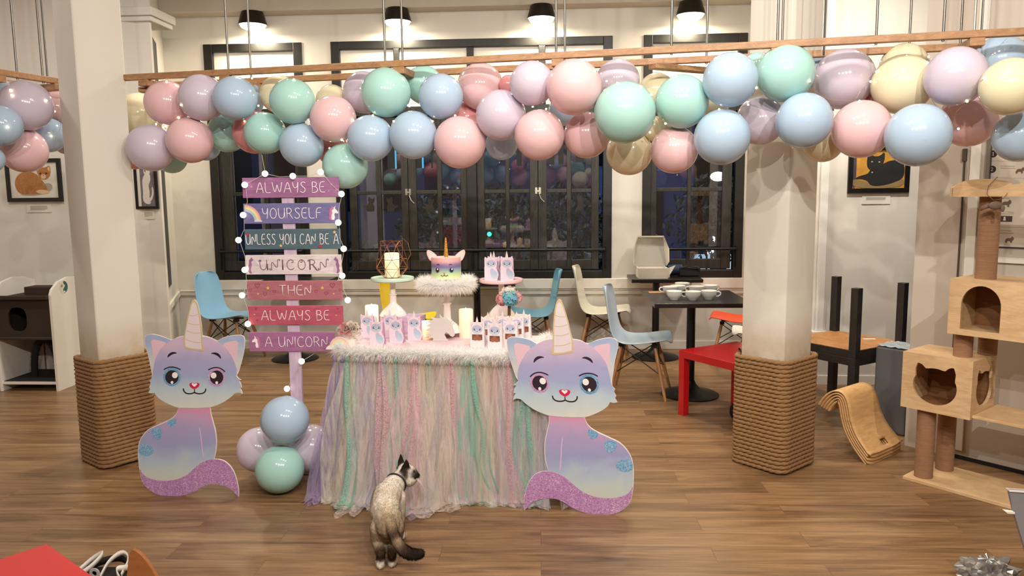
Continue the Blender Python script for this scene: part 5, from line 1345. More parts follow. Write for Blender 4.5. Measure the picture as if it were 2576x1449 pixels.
for px, py, ang, lab in ((1696, 753, PI * .5, 'left white cup of the front row'), (1743, 754, PI * .95, 'middle white cup of the front row, handle to the left'), (1783, 752, -.2, 'right white cup of the front row'),
        (1686, 741, PI, 'white cup at left of second row'), (1705, 738, PI * .9, 'white cup in the second row behind the left front cup'), (1752, 740, PI * .9, 'white cup in the second row behind the middle front cup'), (1716, 731.0, 1.2, 'rearmost white cup'), (1786, 737, .4, 'white cup in the second row behind the right front cup')):
    P = G(px, py, .74)
    lab += ' on the black cafe table'
    if cup0 is None:
        cup0 = thing('cup', lab, 'cup', P, ang, 'white cups on the cafe table')
        MB().lathe([(0, .0), (.030, 0), (.031, .004), (.045, .016), (.055, .035), (.058, .062), (.0565, .063), (.053, .036), (.043, .018), (0, .010)], (0, 0, 0), 32).build('bowl', M_CHINA, cup0, smooth=50, local=True)
        MB().tube([(.054, 0, .053), (.068, 0, .056), (.082, 0, .048), (.082, 0, .034), (.068, 0, .022), (.050, 0, .022)], [.005] * 6, 8).build('handle', M_CHINA, cup0, smooth=180, local=True)
    else: dup(cup0, P, ang, lab)
P = G(1655, 736, .74); tag(MB().box((P.x - .07, P.y - .03, .74), (P.x + .05, P.y + .05, .743)).build('paper_card', mat('brown_card', (178, 130, 92), .6)), 'small brown card lying at the left edge of the cup table', 'card')
# open bakery box, bag and little box on the wall table
bb = thing('bakery_box', 'open white bakery box with raised lid on the wall table', 'box', (.91, 7.02, .74))
M_CARD = mat('white_card', (236, 230, 220), .65, var=.02)
x0, x1, y0, y1 = .785, 1.05, 6.90, 7.14
b = MB(); t = .003
b.box((x0, y0, .74), (x1, y1, .743)); b.add([(x0, y0, .743), (x1, y0, .743), (x1 + .015, y0 - .025, .835), (x0 - .015, y0 - .025, .835)], [(0, 1, 2, 3), (3, 2, 1, 0)])
b.box((x0, y0, .743), (x0 + t, y1, .835)); b.box((x1 - t, y0, .743), (x1, y1, .835)); b.box((x0, y1 - t, .743), (x1, y1, .835))
b.add([(x1, y0, .743), (x1, y0, .835), (x1 + .07, y0 + .02, .86), (x1 + .05, y0 + .10, .84)], [(0, 1, 2, 3), (3, 2, 1, 0)])
b.build('tray', M_CARD, bb)
b = MB(); zt = 1.12
b.add([(x0 - .02, y1 - .01, .835), (x1 + .02, y1 - .01, .835), (x1 - .01, y1 + .06, zt - .02), (x0 + .01, y1 + .06, zt - .02)], [(0, 1, 2, 3), (3, 2, 1, 0)])
b.add([(x0 + .01, y1 + .06, zt - .02), (x1 - .01, y1 + .06, zt - .02), (x1 - .015, y1 - .05, zt), (x0 + .015, y1 - .05, zt)], [(0, 1, 2, 3), (3, 2, 1, 0)])
for s, xa in ((-1, x0), (1, x1)):
    b.add([(xa + s * .02, y1 - .01, .835), (xa - s * .01, y1 + .06, zt - .02), (xa - s * .015, y1 - .05, zt), (xa + s * .03, y1 - .09, 1.0), (xa + s * .035, y1 - .08, .88)], [(0, 1, 2, 3, 4), (4, 3, 2, 1, 0)])
b.build('lid', M_CARD, bb)
P = G(1665, 697, .74)
tag(MB().box((P.x - .04, P.y - .02, .74), (P.x + .07, P.y + .05, .755)).box((P.x - .04, P.y - .02, .757), (P.x + .07, P.y + .05, .762)).build('tissue_pack', mat('white_paper', (228, 220, 214), .6), bevel=.003), 'flat white packet at the front edge of the wall table', 'packet')
P = G(1700, 695, .74)
bgk = thing('camera_bag', 'black bag with a dark blue rolled end beside the white bakery box', 'bag', P)
MB().tube([P + V3((-.07, .03, .055)), P + V3((0, .03, .06)), P + V3((.06, .03, .06))], [.05, .052, .05], 20).build('rolled_end', mat('navy_fabric', (26, 44, 72), .7), bgk, smooth=50)
b = MB().box((P.x + .03, P.y - .04, .74), (P.x + .22, P.y + .10, .83)); b.build('body', mat('black_fabric', (16, 16, 18), .75, bump=.3), bgk, bevel=.015)
MB().tube([P + V3((.04, -.04, .08)), P + V3((.10, -.06, .10)), P + V3((.18, -.06, .09)), P + V3((.21, -.04, .05))], .006, 6).build('strap', mat('black_fabric', (16, 16, 18), .75), bgk)

# low square tables
def square_table(label, c, rz, m_top, m_leg, flip=False, z=0.0, under=None):
    r = thing('side_table', label, 'table', (c[0], c[1], z), rz)
    s, h, th, lg = .275, .45, .05, .05
    def zz(a): return (h - a) if flip else a
    def bx_(b, x0, x1, y0, y1, za, zb): lo, hi = sorted((zz(za), zz(zb))); return b.box((x0, y0, lo), (x1, y1, hi))
    bx_(MB(), -s, s, -s, s, h - th, h).build('table_top', m_top, r, local=True, bevel=.002)
    if under: bx_(MB(), -s + .004, s - .004, -s + .004, s - .004, h - th - .002, h - th).build('underside', under, r, local=True)
    for sx in (-1, 1):
        for sy in (-1, 1):
            xa, xb = sorted((sx * s, sx * (s - lg))); ya, yb = sorted((sy * s, sy * (s - lg)))
            bx_(MB(), xa, xb, ya, yb, 0, h - th).build('leg', m_leg, r, local=True, bevel=.002)
    return r
M_RED = mat('red_lacquer', (186, 22, 28), .25, var=.03, coat=.4)
M_BLK = wood('black_brown_veneer', (20, 19, 18), (46, 43, 38), (4, 18, 3), .45, 3, .05)
M_FIBRE = wood('fibreboard', (150, 98, 50), (190, 134, 76), (6, 6, 6), .5, 2, .02)
square_table('red square side table beside the right pillar', (1.238, 5.02), math.radians(-57), M_RED, M_RED)
square_table('red square side table at the bottom left corner of the photo', (-1.50, 1.755), math.radians(-36), M_RED, M_RED)
square_table('lower black side table of the stacked pair right of the right pillar', (1.985, 5.19), math.radians(34.6), M_BLK, M_BLK)
square_table('upturned black side table with its legs in the air, on the lower one', (1.985, 5.19), math.radians(34.6), M_BLK, M_BLK, True, .4505, M_FIBRE)
P = G(2187, 853, .503); tag(MB().box((P.x - .04, P.y - .015, .503), (P.x + .04, P.y + .015, .505), 0).build('paper_label', mat('white_paper', (228, 220, 214), .6)), 'small white paper label on the upturned black table', 'label')
gb = thing('storage_bin', 'tall grey plastic wrapped bin behind the cat tree', 'bin', (2.16, 4.77, 0), math.atan2(E1.y, E1.x))
MB().box((-.10, -.085, 0), (.10, .12, .54)).build('bin_body', mat('grey_plastic', (98, 100, 102), .35, var=.2, vs=5), gb, local=True, bevel=.012)
rnd = random.Random(8); b = MB(); nx = 10
vs = [(-.10 + .2 * i / nx, -.085 + .205 * j / nx, .543 + .008 * rnd.random()) for j in range(nx + 1) for i in range(nx + 1)]
b.add(vs, [(j * (nx + 1) + i, j * (nx + 1) + i + 1, (j + 1) * (nx + 1) + i + 1, (j + 1) * (nx + 1) + i) for j in range(nx) for i in range(nx)]).build('plastic_film', mat('cloudy_film', (166, 176, 182), .2), gb, local=True)

# bent plywood boards stacked by the splayed wall
M_PLY = wood('bent_plywood', (186, 140, 88), (218, 176, 122), (3, 3, 20), .42, 2.2, .03)
PB0 = G(2187, 1172)
PROF = smoothpts([V3((a, 0, z)) for a, z in ((0.0, .076), (-.05, .128), (-.095, .190), (-.122, .262), (-.135, .335), (-.160, .392), (-.205, .408), (-.255, .385), (-.295, .335), (-.312, .30))], 2, False)
DROP = (0, .014, .028, .042, .054)
for kq in range(5):
    lab = ['topmost bent plywood board with a hand hole, top of the stack of five', 'second bent plywood board from the top of the stack', 'middle bent plywood board of the stack of five', 'second bent plywood board from the floor in the stack', 'lowest bent plywood board of the stack, touching the floor'][kq]
    vs = []; fs = []; nc = 12; N = len(PROF)
    for i, p in enumerate(PROF):
        tan = (PROF[min(i + 1, N - 1)] - PROF[max(i - 1, 0)]).normalized(); nrm = V3((-abs(tan.z) if False else (-tan.z * (1 if tan.x <= 0 else -1)), 0, tan.x * (1 if tan.x <= 0 else -1)))
        u = i / (N - 1); W = .385 - .085 * min(1, u * 1.6); c0 = .0
        for k in range(nc + 1):
            c = k / nc
            a = p.x + nrm.x * .0148 * kq; z = p.z + nrm.z * .0148 * kq
            if i == 0: ex = DROP[kq] - .02 * (abs(2 * c - 1) ** 6); a -= tan.x * ex; z -= tan.z * ex
            q = PB0 + E1 * a + E2 * (c0 + c * W + .003 * kq) + V3((0, 0, z - .022)); vs.append(q)
    for i in range(N - 1):
        for k in range(nc):
            if kq < 3 and 3 <= i <= 4 and 6 <= k <= 7: continue
            fs.append((i * (nc + 1) + k, i * (nc + 1) + k + 1, (i + 1) * (nc + 1) + k + 1, (i + 1) * (nc + 1) + k))
    me = MB().add(vs, fs).build('bent_plywood_board', M_PLY, smooth=180)
    s = me.modifiers.new('solid', 'SOLIDIFY'); s.thickness = .009; s.offset = 0
    tag(me, lab, 'plywood board', 'stack of bent plywood boards')

# ================================================================ CAT TREE (right)
CT = V3((1.835, 3.928, 0))
M_TREE = wood('pale_pine_panel', (192, 154, 110), (222, 190, 148), (3, 3, 16), .5, 2.0, .05)
M_TREEI = wood('pale_pine_shaded', (120, 80, 46), (156, 110, 68), (3, 3, 16), .6, 2.0, .05)  # darker copy of the pine, shade inside the boxes put into the colour
M_SISAL = wood('sisal_post', (128, 94, 68), (166, 126, 94), (4, 4, 90), .9, 3, .35)
ct = thing('cat_tree', 'tall pale pine cat tree with sisal posts and two cat boxes, at the right edge', 'cat tree', CT, math.atan2(E1.y, E1.x))
# local space: x along the wall (E1), y towards the wall (E2)
def panel_hole(outer, hole, y0, y1, axis='y'):
    """flat panel with a hole: ring of quads between hole outline and matching points on the rectangle"""
    x0, x1, z0, z1 = outer
    b = MB(); cx = sum(p[0] for p in hole) / len(hole); cz_ = sum(p[1] for p in hole) / len(hole)
    ang = sorted(hole, key=lambda p: math.atan2(p[1] - cz_, p[0] - cx))
    H = hole; N = len(H); bd = []
    for (x, z) in H:
        dx, dz = x - cx, z - cz_
        t = min([((x1 - cx) / dx) if dx > 1e-9 else 1e9, ((x0 - cx) / dx) if dx < -1e-9 else 1e9, ((z1 - cz_) / dz) if dz > 1e-9 else 1e9, ((z0 - cz_) / dz) if dz < -1e-9 else 1e9])
        bd.append([cx + dx * t, cz_ + dz * t])
    for cxx, czz in ((x0, z0), (x0, z1), (x1, z0), (x1, z1)):   # snap the nearest boundary point to each corner
        i = min(range(N), key=lambda i: abs(math.atan2(bd[i][1] - cz_, bd[i][0] - cx) - math.atan2(czz - cz_, cxx - cx))); bd[i] = [cxx, czz]
    def P(x, y, z): return (x, y, z) if axis == 'y' else (y, x, z)
    for i in range(N):
        j = (i + 1) % N
        for yy, flip in ((y0, 0), (y1, 1)):
            q = [P(bd[i][0], yy, bd[i][1]), P(bd[j][0], yy, bd[j][1]), P(H[j][0], yy, H[j][1]), P(H[i][0], yy, H[i][1])]
            b.add(q, [(0, 1, 2, 3) if not flip else (3, 2, 1, 0)])
        b.add([P(H[i][0], y0, H[i][1]), P(H[j][0], y0, H[j][1]), P(H[j][0], y1, H[j][1]), P(H[i][0], y1, H[i][1])], [(0, 1, 2, 3)])
        b.add([P(bd[i][0], y0, bd[i][1]), P(bd[j][0], y0, bd[j][1]), P(bd[j][0], y1, bd[j][1]), P(bd[i][0], y1, bd[i][1])], [(3, 2, 1, 0)])
    return b
k = dict(local=True)
MB().box((0, 0, 0), (.80, .345, .018)).build('base_board', M_TREE, ct, bevel=.002, **k)
def post(x, y, z0, z1, r=.044):
    b = MB(); n = int((z1 - z0) / .004); b.lathe([(r * (1 + .012 * (i % 2)), z0 + (z1 - z0) * i / n) for i in range(n + 1)], (x, y, 0), 24); return b.build('sisal_post', M_SISAL, ct, smooth=50, **k)
post(.072, .075, .018, .385); post(.095, .27, .018, .385); post(.72, .08, .018, .385); post(.70, .27, .018, .385)
th = .014
def catface(cx, cz_, s):
    pts = []
    for i in range(56):
        t = 2 * PI * i / 56; x, z = math.cos(t), math.sin(t) * .90
        for ex in (-1, 1):
            pass
        pts.append((x, z))
    out = []
    for x, z in pts:
        if z > .45 and .42 < abs(x) < .93:
            q = 1 - abs((abs(x) - .70) / .27); q = max(0, q) ** .6; z += .42 * q; x += .12 * q * (1 if x > 0 else -1)
        out.append((cx + x * s, cz_ + z * s))
    return out
cx0, cx1, cz0, cz1, cd = -.03, .303, .388, .680, .29
f = panel_hole((cx0, cx1 - th, cz0, cz1), catface((cx0 + cx1) / 2 - .005, (cz0 + cz1) / 2 - .012, .105), 0, th)
cxi = cx1 - th
cube = MB().box((cx0, th, cz0), (cxi, cd, cz0 + th)).box((cx0, th, cz1 - th), (cxi, cd, cz1)).box((cx0, th, cz0 + th), (cx0 + th, cd - th, cz1 - th)).box((cx0, cd - th, cz0 + th), (cxi, cd, cz1 - th)).build('cube_box', M_TREE, ct, **k)
f.build('front_panel', M_TREE, ct, **k)
panel_hole((0, cd, cz0, cz1), catface(cd / 2 + .01, (cz0 + cz1) / 2 - .012, .098), cx1 - th, cx1, 'x').build('side_panel', M_TREE, ct, **k)
MB().box((cx0 + th, th, cz0 + th), (cx1 - th - .001, cd - th, cz0 + th + .002)).box((cx0 + th, cd - th - .002, cz0 + th), (cx1 - th, cd - th, cz1 - th)).build('lining', M_TREEI, ct, **k)  # thin dark sheets paint the shade inside the cube
b = MB(); rnd = random.Random(3)
for i in range(22):
    z = cz0 + .07 + i * .009; p = V3((cx1 + .001, cd * .5 + .085 + .01 * math.sin(i * .5), z)); b.tube([p, p + V3((.004, .02 + .008 * rnd.random(), .004))], .0012, 4)
b.build('brush_fringe', mat('brown_bristle', (120, 84, 56), .8), ct, **k)
MB().box((cx1 + .001, .02, .395), (.86, .33, .409)).build('side_shelf', M_TREE, ct, bevel=.002, **k)
post(.215, .10, cz1, .803, .043); post(.275, .24, cz1, .803, .043)
ux0, ux1, uz0, uz1, ud = .176, .78, .803, 1.077, .30
arch = [(.232, .832), (.405, .832)] + [(.405, .90)] + [(.3185 + .0865 * math.cos(t), .955 + .095 * math.sin(t)) for t in [PI * i / 16 for i in range(17)]] + [(.232, .90)]
arch2 = []
for i in range(len(arch)):
    p, q = arch[i], arch[(i + 1) % len(arch)]; m = 8 if i in (0,) else 3
    for j in range(m): arch2.append((p[0] + (q[0] - p[0]) * j / m, p[1] + (q[1] - p[1]) * j / m))
panel_hole((ux0, .50, uz0, uz1), arch2, 0, th).box((.50, 0, uz0), (ux1, th, uz1)).build('front_panel', M_TREE, ct, **k)
MB().box((ux0, th, uz0), (ux1, ud, uz0 + th)).box((ux0, th, uz1 - th), (ux1, ud, uz1)).box((ux0, th, uz0 + th), (ux0 + th, ud - th, uz1 - th)).box((ux1 - th, th, uz0 + th), (ux1, ud - th, uz1 - th)).box((ux0, ud - th, uz0 + th), (ux1, ud, uz1 - th)).build('upper_box', M_TREE, ct, **k)
MB().box((ux0 + th, ud - th - .002, uz0 + th), (ux1 - th, ud - th, uz1 - th)).build('lining', M_TREEI, ct, **k)  # dark sheet paints the shade at the back of the upper box
post(.295, .10, uz1, 1.476, .046)
b = MB().box((.17, -.01, 1.474), (.72, .24, 1.492)); b.build('perch', M_TREE, ct, bevel=.003, **k)
lip = [(.165, 1.474), (.72, 1.474), (.72, 1.548), (.46, 1.535)] + [(.30 + .12 * math.cos(t), 1.527 + .030 * math.sin(t)) for t in [PI * i / 10 for i in range(11)]] + [(.185, 1.532), (.165, 1.515)]
MB().prism([(x, -.012, z) for x, z in lip], (0, -1, 0), .02).build('perch_rail', M_TREE, ct, bevel=.002, **k)
b = MB().prism([(.155, y, z) for y, z in ((-.012, 1.474), (.24, 1.474), (.24, 1.52), (.17, 1.545), (.09, 1.545), (.02, 1.525), (-.012, 1.52))], (-1, 0, 0), .016); b.build('perch_rail', M_TREE, ct, bevel=.002, **k)
# mouse toy hanging on its elastic from the perch
mt = thing('mouse_toy', 'grey brown mouse toy hanging on a string from the cat tree perch', 'cat toy', (0, 0, 0))
mt.location = CT + E1 * .365 - E2 * .03 + V3((0, 0, 1.455))
Q = mt.location.copy()
MB().tube([Q + V3((0, 0, .11)), Q + E1 * -.035 + V3((0, 0, .07)), Q + E1 * -.04 + V3((0, 0, .03)), Q + E1 * -.01 + V3((0, 0, .002)), Q + E1 * .03 + V3((0, 0, .01)), Q + E1 * .045 + V3((0, 0, .035))], .0016, 6).build('string', mat('toy_string', (120, 84, 60), .7), mt)
M_MOUSE = mat('mouse_felt', (112, 92, 82), .9, bump=.3)
b = MB().ball(Q + V3((0, 0, -.022)), (.032, .018, .020), 14); b.tube([Q + E1 * -.025 + V3((0, 0, -.02)), Q + E1 * -.055 + V3((0, 0, -.035)), Q + E1 * -.062 + V3((0, 0, -.045))], [.012, .008, .003], 8)
b.ball(Q + E1 * .03 + V3((0, 0, -.035)), (.010, .006, .016), 10); b.build('mouse_body', M_MOUSE, mt, smooth=180)

# ================================================================ LEFT: CAT CABINET, PICTURES
M_BROWN = mat('brown_carpet', (58, 44, 34), .95, bump=.5, bs=160)
cb_ = thing('cat_cabinet', 'white cat cabinet with a dark brown carpeted box, by the left wall', 'cabinet', (-4.35, 5.85, 0))
px1 = -3.905; px0 = G(-8, 990).x
sp = [(5.64, 0), (6.12, 0), (6.12, .72)] + [(5.64 + .48 * (1 - u), .72 + .15 * math.sin(PI * (1 - u) * .62 + .9)) for u in [i / 10 for i in range(1, 10)]] + [(5.64, .77)]
sp = [(5.64, 0), (6.12, 0), (6.12, .84), (6.0, .88), (5.86, .89), (5.74, .865), (5.66, .81), (5.64, .77)]
for xx in (px1, px0): MB().prism([(xx, y, z) for y, z in sp], (1, 0, 0), .022).build('side_panel', M_WHITE, cb_, bevel=.002)
xa, xb = px0, px1 - .022
hx = Yp(44, 802, 5.66).x
MB().box((xa, 5.645, .055), (xb, 6.10, .075)).build('bottom_shelf', M_WHITE, cb_, bevel=.001)
MB().box((xa, 5.66, .0755), (xb, 6.08, .079)).build('shelf_mat', mat('dark_mat', (40, 32, 26), .9), cb_)
MB().box((xa, 6.085, .075), (xb, 6.10, .80)).build('back_panel', plaster('cabinet_back', (222, 214, 202)), cb_)
b = MB()
for xx in (hx - .10, hx + .03, hx + .16): b.box((xx - .004, 6.078, .08), (xx + .004, 6.0855, .42))
b.build('groove', mat('groove_brown', (120, 100, 84), .8), cb_)
hole = [(hx + .075 * math.copysign(abs(math.cos(t)) ** .7, math.cos(t)), .575 + .095 * math.copysign(abs(math.sin(t)) ** .7, math.sin(t))) for t in [2 * PI * i / 36 for i in range(36)]]
panel_hole((xa, xb, .43, .735), hole, 5.66, 5.675).build('carpet_box', M_BROWN, cb_)
MB().box((xa, 5.63, .415), (xb, 6.08, .435)).box((xa, 5.675, .735), (xb, 6.08, .75)).box((xa, 5.62, .735), (xb, 5.66, .765)).box((hx, 5.76, .75), (xb, 5.9, .82)).box((xa, 6.07, .43), (xb, 6.08, .735)).box((xa + .0005, 5.68, .436), (xa + .012, 6.07, .734)).box((xb - .012, 5.68, .436), (xb - .0005, 6.07, .734)).build('carpet_shelf', M_BROWN, cb_, bevel=.006)
stk = MB().lathe([(0, 0), (.052, 0), (.052, .001), (0, .0012)], (px1 + .0005, 5.80, .815), 28, RY(PI / 2), sx=1).build('sticker', mat('sticker_white', (222, 220, 204), .4), cb_)
MB().prism([(px1 + .0025, 5.80 + y, .815 + z) for y, z in [(.048 * math.cos(t), .048 * math.sin(t)) for t in [-PI / 2 + PI * i / 14 for i in range(15)]] + [(-.004, .03), (.018, .01), (-.012, -.02)]], (1, 0, 0), .0008).build('sticker_print', mat('sticker_teal', (30, 100, 98), .4), stk)
MB().prism([(px1 + .0030, 5.775 + y, .825 + z) for y, z in ((-.012, -.008), (.012, -.008), (.012, .006), (0, .016), (-.012, .006))], (1, 0, 0), .0006).build('sticker_house', mat('sticker_brown', (180, 140, 104), .4), stk)
MB().prism([(px1 + .0036, 5.803 + y, .778 + z) for y, z in ((-.010, .006), (.010, .006), (.006, -.008), (-.006, -.008))], (1, 0, 0), .0005).build('sticker_cup', M_PWHITE, stk)
ba = thing('brush_arch', 'black bristle grooming arch on the lower cabinet shelf', 'cat brush', (-4.10, 5.80, .079))
b = MB(); al_ = Yp(88, 940, 5.80).x; ar_ = (px1 - .022 - .072 - al_) / 2; pts = [V3((al_ + ar_ + ar_ * math.cos(t), 5.80, .079 + .31 * max(0.0, math.sin(t)) ** .8)) for t in [PI * i / 26 for i in range(27)]]
b.tube(pts, .026, 10); rnd = random.Random(2)
for i in range(3500):
    p = pts[rnd.randrange(len(pts))]; v = V3((rnd.gauss(0, 1), rnd.gauss(0, 1), rnd.gauss(0, 1))).normalized(); s = V3((0, 0, .0012)) if abs(v.z) < .8 else V3((.0012, 0, 0))
    q = p + V3((rnd.uniform(-.008, .008), 0, rnd.uniform(-.008, .008))); b.add([q - s, q + s, q + v * .040], [(0, 1, 2)])
b.v = [V3((v.x, v.y, max(v.z, .0795))) for v in b.v]
b.build('bristles', mat('black_bristle', (18, 15, 14), .8), ba)
M_FRAME = mat('black_frame', (18, 15, 13), .4); M_PAPER = mat('picture_paper', (226, 220, 208), .6)
def picture(name, label, x0, x1, z0, z1, y, fw, art):
    r = thing(name, label, 'picture', ((x0 + x1) / 2, y, (z0 + z1) / 2))
    MB().box((x0, y - .022, z0), (x1, y - .001, z0 + fw)).box((x0, y - .022, z1 - fw), (x1, y - .001, z1)).box((x0, y - .022, z0 + fw), (x0 + fw, y - .001, z1 - fw)).box((x1 - fw, y - .022, z0 + fw), (x1, y - .001, z1 - fw)).build('picture_frame', M_FRAME, r, bevel=.001)
    p = MB().box((x0 + fw, y - .009, z0 + fw), (x1 - fw, y - .002, z1 - fw)).build('print', art[0][0], r)
    W, H = x1 - x0 - 2 * fw, z1 - z0 - 2 * fw
    for i, (m, pts, nm) in enumerate(art[1:]):
        q = smoothpts([V3((x0 + fw + u * W, y - .010 - .0007 * i, z0 + fw + v * H)) for u, v in pts], 1 if ('head' in nm or 'ear' in nm) else 2)
        MB().prism(q, (0, -1, 0), .0012).build(nm, m, p)
    return r
def caption(label, x0, x1, z0, z1, y, n=6):
    r = thing('caption_card', label, 'caption card', ((x0 + x1) / 2, y, z0), group='caption cards under the cat pictures')
    MB().box((x0, y - .006, z0), (x1, y - .001, z1)).build('card', M_PAPER, r)
    b = MB(); rnd = random.Random(int(x0 * 100))
    for i in range(n):
        z = z1 - (z1 - z0) * (.16 + .10 * i); b.box((x0 + (x1 - x0) * .14, y - .0065, z - .0013), (x0 + (x1 - x0) * (.84 - .18 * rnd.random() * (i == n - 1) * 2), y - .006, z + .0013))
    b.build('text_lines', mat('caption_grey', (140, 134, 126), .7), r)
M_GING = wood('ginger_fur_print', (150, 92, 44), (196, 140, 84), (12, 12, 12), .6, 2, 0); M_GINGL = mat('ginger_light_print', (226, 192, 156), .6); M_SHP = mat('soft_grey_print', (170, 160, 150), .6)
yl = YL
def ell(cx, cz_, rx, rz, n=14): return [(cx + rx * math.cos(2 * PI * i / n), cz_ + rz * math.sin(2 * PI * i / n)) for i in range(n)]
picture('framed_picture', 'framed drawing of a ginger cat lying down, on the far left wall', -4.588, -4.108, 1.494, 1.852, yl, .032, [
    (M_PAPER,), (M_SHP, [(.15, .08), (.5, .05), (.86, .18), (.88, .40), (.70, .42), (.30, .2)], 'cat_shadow'),
    (M_GING, [(.12, .20), (.08, .45), (.18, .68), (.36, .76), (.55, .70), (.70, .45), (.78, .24), (.72, .12), (.45, .10), (.22, .10)], 'cat_body'),
    (M_GINGL, [(.50, .18), (.62, .10), (.80, .12), (.80, .20), (.60, .24)], 'cat_paw'),
    (M_GING, [(.58, .68), (.56, .95), (.66, .86), (.76, .85), (.86, .93), (.86, .66), (.78, .52), (.66, .52)], 'cat_head'),
    (M_GINGL, [(.585, .74), (.575, .90), (.635, .83)], 'cat_ear'), (M_GINGL, [(.845, .72), (.845, .89), (.795, .83)], 'cat_ear'), (M_GINGL, ell(.71, .60, .055, .07), 'cat_muzzle'),
    (M_INK, ell(.65, .69, .020, .022), 'cat_eye'), (M_INK, ell(.775, .69, .020, .022), 'cat_eye'), (mat('print_nose_rose', (190, 110, 100), .6), ell(.712, .635, .014, .012), 'cat_nose')])
M_GREYP = wood('grey_violet_print', (92, 84, 92), (140, 132, 136), (6, 6, 6), .6, 2, 0); M_WHP = mat('white_cat_print', (226, 218, 208), .6)
picture('framed_picture', 'narrow framed painting of a white cat, between left pillar and corner', -3.478, -3.285, 1.424, 1.80, yl, .022, [
    (M_GREYP,), (M_WHP, [(.34, .08), (.60, .04), (.72, .10), (.62, .20), (.68, .36), (.60, .52), (.78, .66), (.72, .84), (.40, .80), (.26, .62), (.30, .36), (.24, .18)], 'cat_body'),
    (M_WHP, [(.40, .80), (.36, 1.0), (.50, .93), (.64, .94), (.78, 1.0), (.74, .80), (.58, .70)], 'cat_head'), (mat('print_grey_patch', (126, 112, 104), .6), [(.40, .92), (.40, .99), (.52, .92), (.50, .82)], 'cat_patch'),
    (M_WHP, [(.62, .10), (.80, .16), (.92, .34), (.86, .50), (.80, .46), (.82, .34), (.74, .24), (.64, .20)], 'cat_tail')])
M_OCH = wood('ochre_print', (168, 116, 36), (206, 152, 60), (5, 5, 5), .6, 2, 0); M_BCAT = mat('black_cat_print', (30, 28, 28), .6, var=.2)
picture('framed_picture', 'framed painting of a black cat on yellow, on the wall right of the right pillar', 2.250, 2.705, 1.496, 1.85, YR, .034, [
    (M_OCH,), (mat('print_dark_blue', (70, 62, 70), .6), [(.0, .0), (.07, .0), (.07, 1), (0, 1)], 'backdrop'), (mat('print_khaki', (140, 116, 78), .6), [(.0, 0), (1, 0), (1, .30), (.5, .1), (.12, .22), (0, .25)], 'backdrop'),
    (M_BCAT, [(.06, .28), (.16, .34), (.30, .38), (.34, .52), (.55, .62), (.72, .74), (.98, .72), (1.0, .26), (.75, .12), (.50, .05), (.34, .08), (.30, .20), (.16, .26), (.07, .24)], 'cat_body'),
    (M_BCAT, [(.29, .52), (.26, .66), (.28, .96), (.38, .84), (.50, .84), (.60, .97), (.60, .70), (.52, .54), (.40, .46)], 'cat_head'),
    (mat('print_eye_amber', (196, 176, 120), .5), ell(.36, .70, .018, .016), 'cat_eye'), (mat('print_eye_amber', (196, 176, 120), .5), ell(.50, .69, .018, .016), 'cat_eye'), (mat('print_tag_silver', (196, 186, 176), .5), ell(.37, .42, .014, .018), 'collar_tag')])
c0 = Yp(68, 516, YL); c1_ = Yp(131, 534, YL); caption('small white caption card under the ginger cat drawing', c0.x, c1_.x, c1_.z, c0.z, YL)
c0 = Yp(360, 531, YL); c1_ = Yp(390, 551, YL); caption('small white caption card under the white cat painting', c0.x, c1_.x, c1_.z, c0.z, YL)
c0 = Yp(2168, 494, YR); c1_ = Yp(2238, 513, YR); caption('small white caption card under the black cat painting', c0.x, c1_.x, c1_.z, c0.z, YR, 4)

# poster, cable and door edge on the splayed wall
def rwflat(pts, off, th): return MB().prism([RWp(a, -off, z) for a, z in pts], -E2, th)
ps = thing('wall_poster', 'framed white poster with numbered steps and small cat drawings, on the splayed right wall', 'poster', RWp(.60, 0, 1.2))
pa0, pa1, pz0, pz1 = .372, .95, 1.207, 1.96
rwflat([(pa0, pz0), (pa1, pz0), (pa1, pz1), (pa0, pz1)], .006, .005).build('poster_sheet', mat('poster_paper', (212, 204, 190), .6), ps)
rwbox(MB(), pa0 - .022, pa0 - .004, -.022, -.001, pz0 - .006, pz1).build('frame_edge', mat('silver_frame', (150, 146, 138), .35, .7), ps)
rwbox(MB(), pa0 - .004, pa1, -.010, -.001, pz0 - .006, pz0).build('frame_edge', M_INK, ps)
DG = {'1': [[(-.2, .35), (0, .55), (0, -.55)], [(-.22, -.55), (.22, -.55)]], '2': [[(-.3, .3), (-.15, .55), (.2, .5), (.28, .2), (0, -.15), (-.3, -.52), (.34, -.52)]], '3': [[(-.25, .5), (.15, .5), (.25, .25), (0, .05), (.28, -.2), (.15, -.5), (-.28, -.48)]], '4': [[(.15, -.55), (.15, .55), (-.32, -.2), (.32, -.2)]]}
def digit(ch, a, z, s, m, off, r):
    b = MB()
    for st in DG[ch]: b.tube([RWp(a + x * s, -off, z + y * s) for x, y in st], r, 6)
    b.build('numeral', m, ps)
M_PTXT = mat('poster_text', (128, 118, 106), .7)
digit('1', *RA(2498, 345), .022, M_INK, .0068, .003)
for ch, px, py in (('1', 2500, 387), ('2', 2497, 426), ('3', 2490, 515), ('4', 2484, 592)):
    a, z = RA(px, py); rwflat([(a + .019 * math.cos(t), z + .019 * math.sin(t)) for t in [2 * PI * i / 24 for i in range(24)]], .0068, .0008).build('number_disc', M_INK, ps)
    digit(ch, a, z, .016, M_PAPER, .0078, .0014)
b = MB()
for py in (367, 405, 447, 570):
    for i in range(26):
        a, z = RA(2486 + i * 4, py + i * .1); rwflatpts = [(a, z), (a + .005, z), (a + .005, z + .0012), (a, z + .0012)]; b.prism([RWp(x, -.0066, y) for x, y in rwflatpts], -E2, .0005)
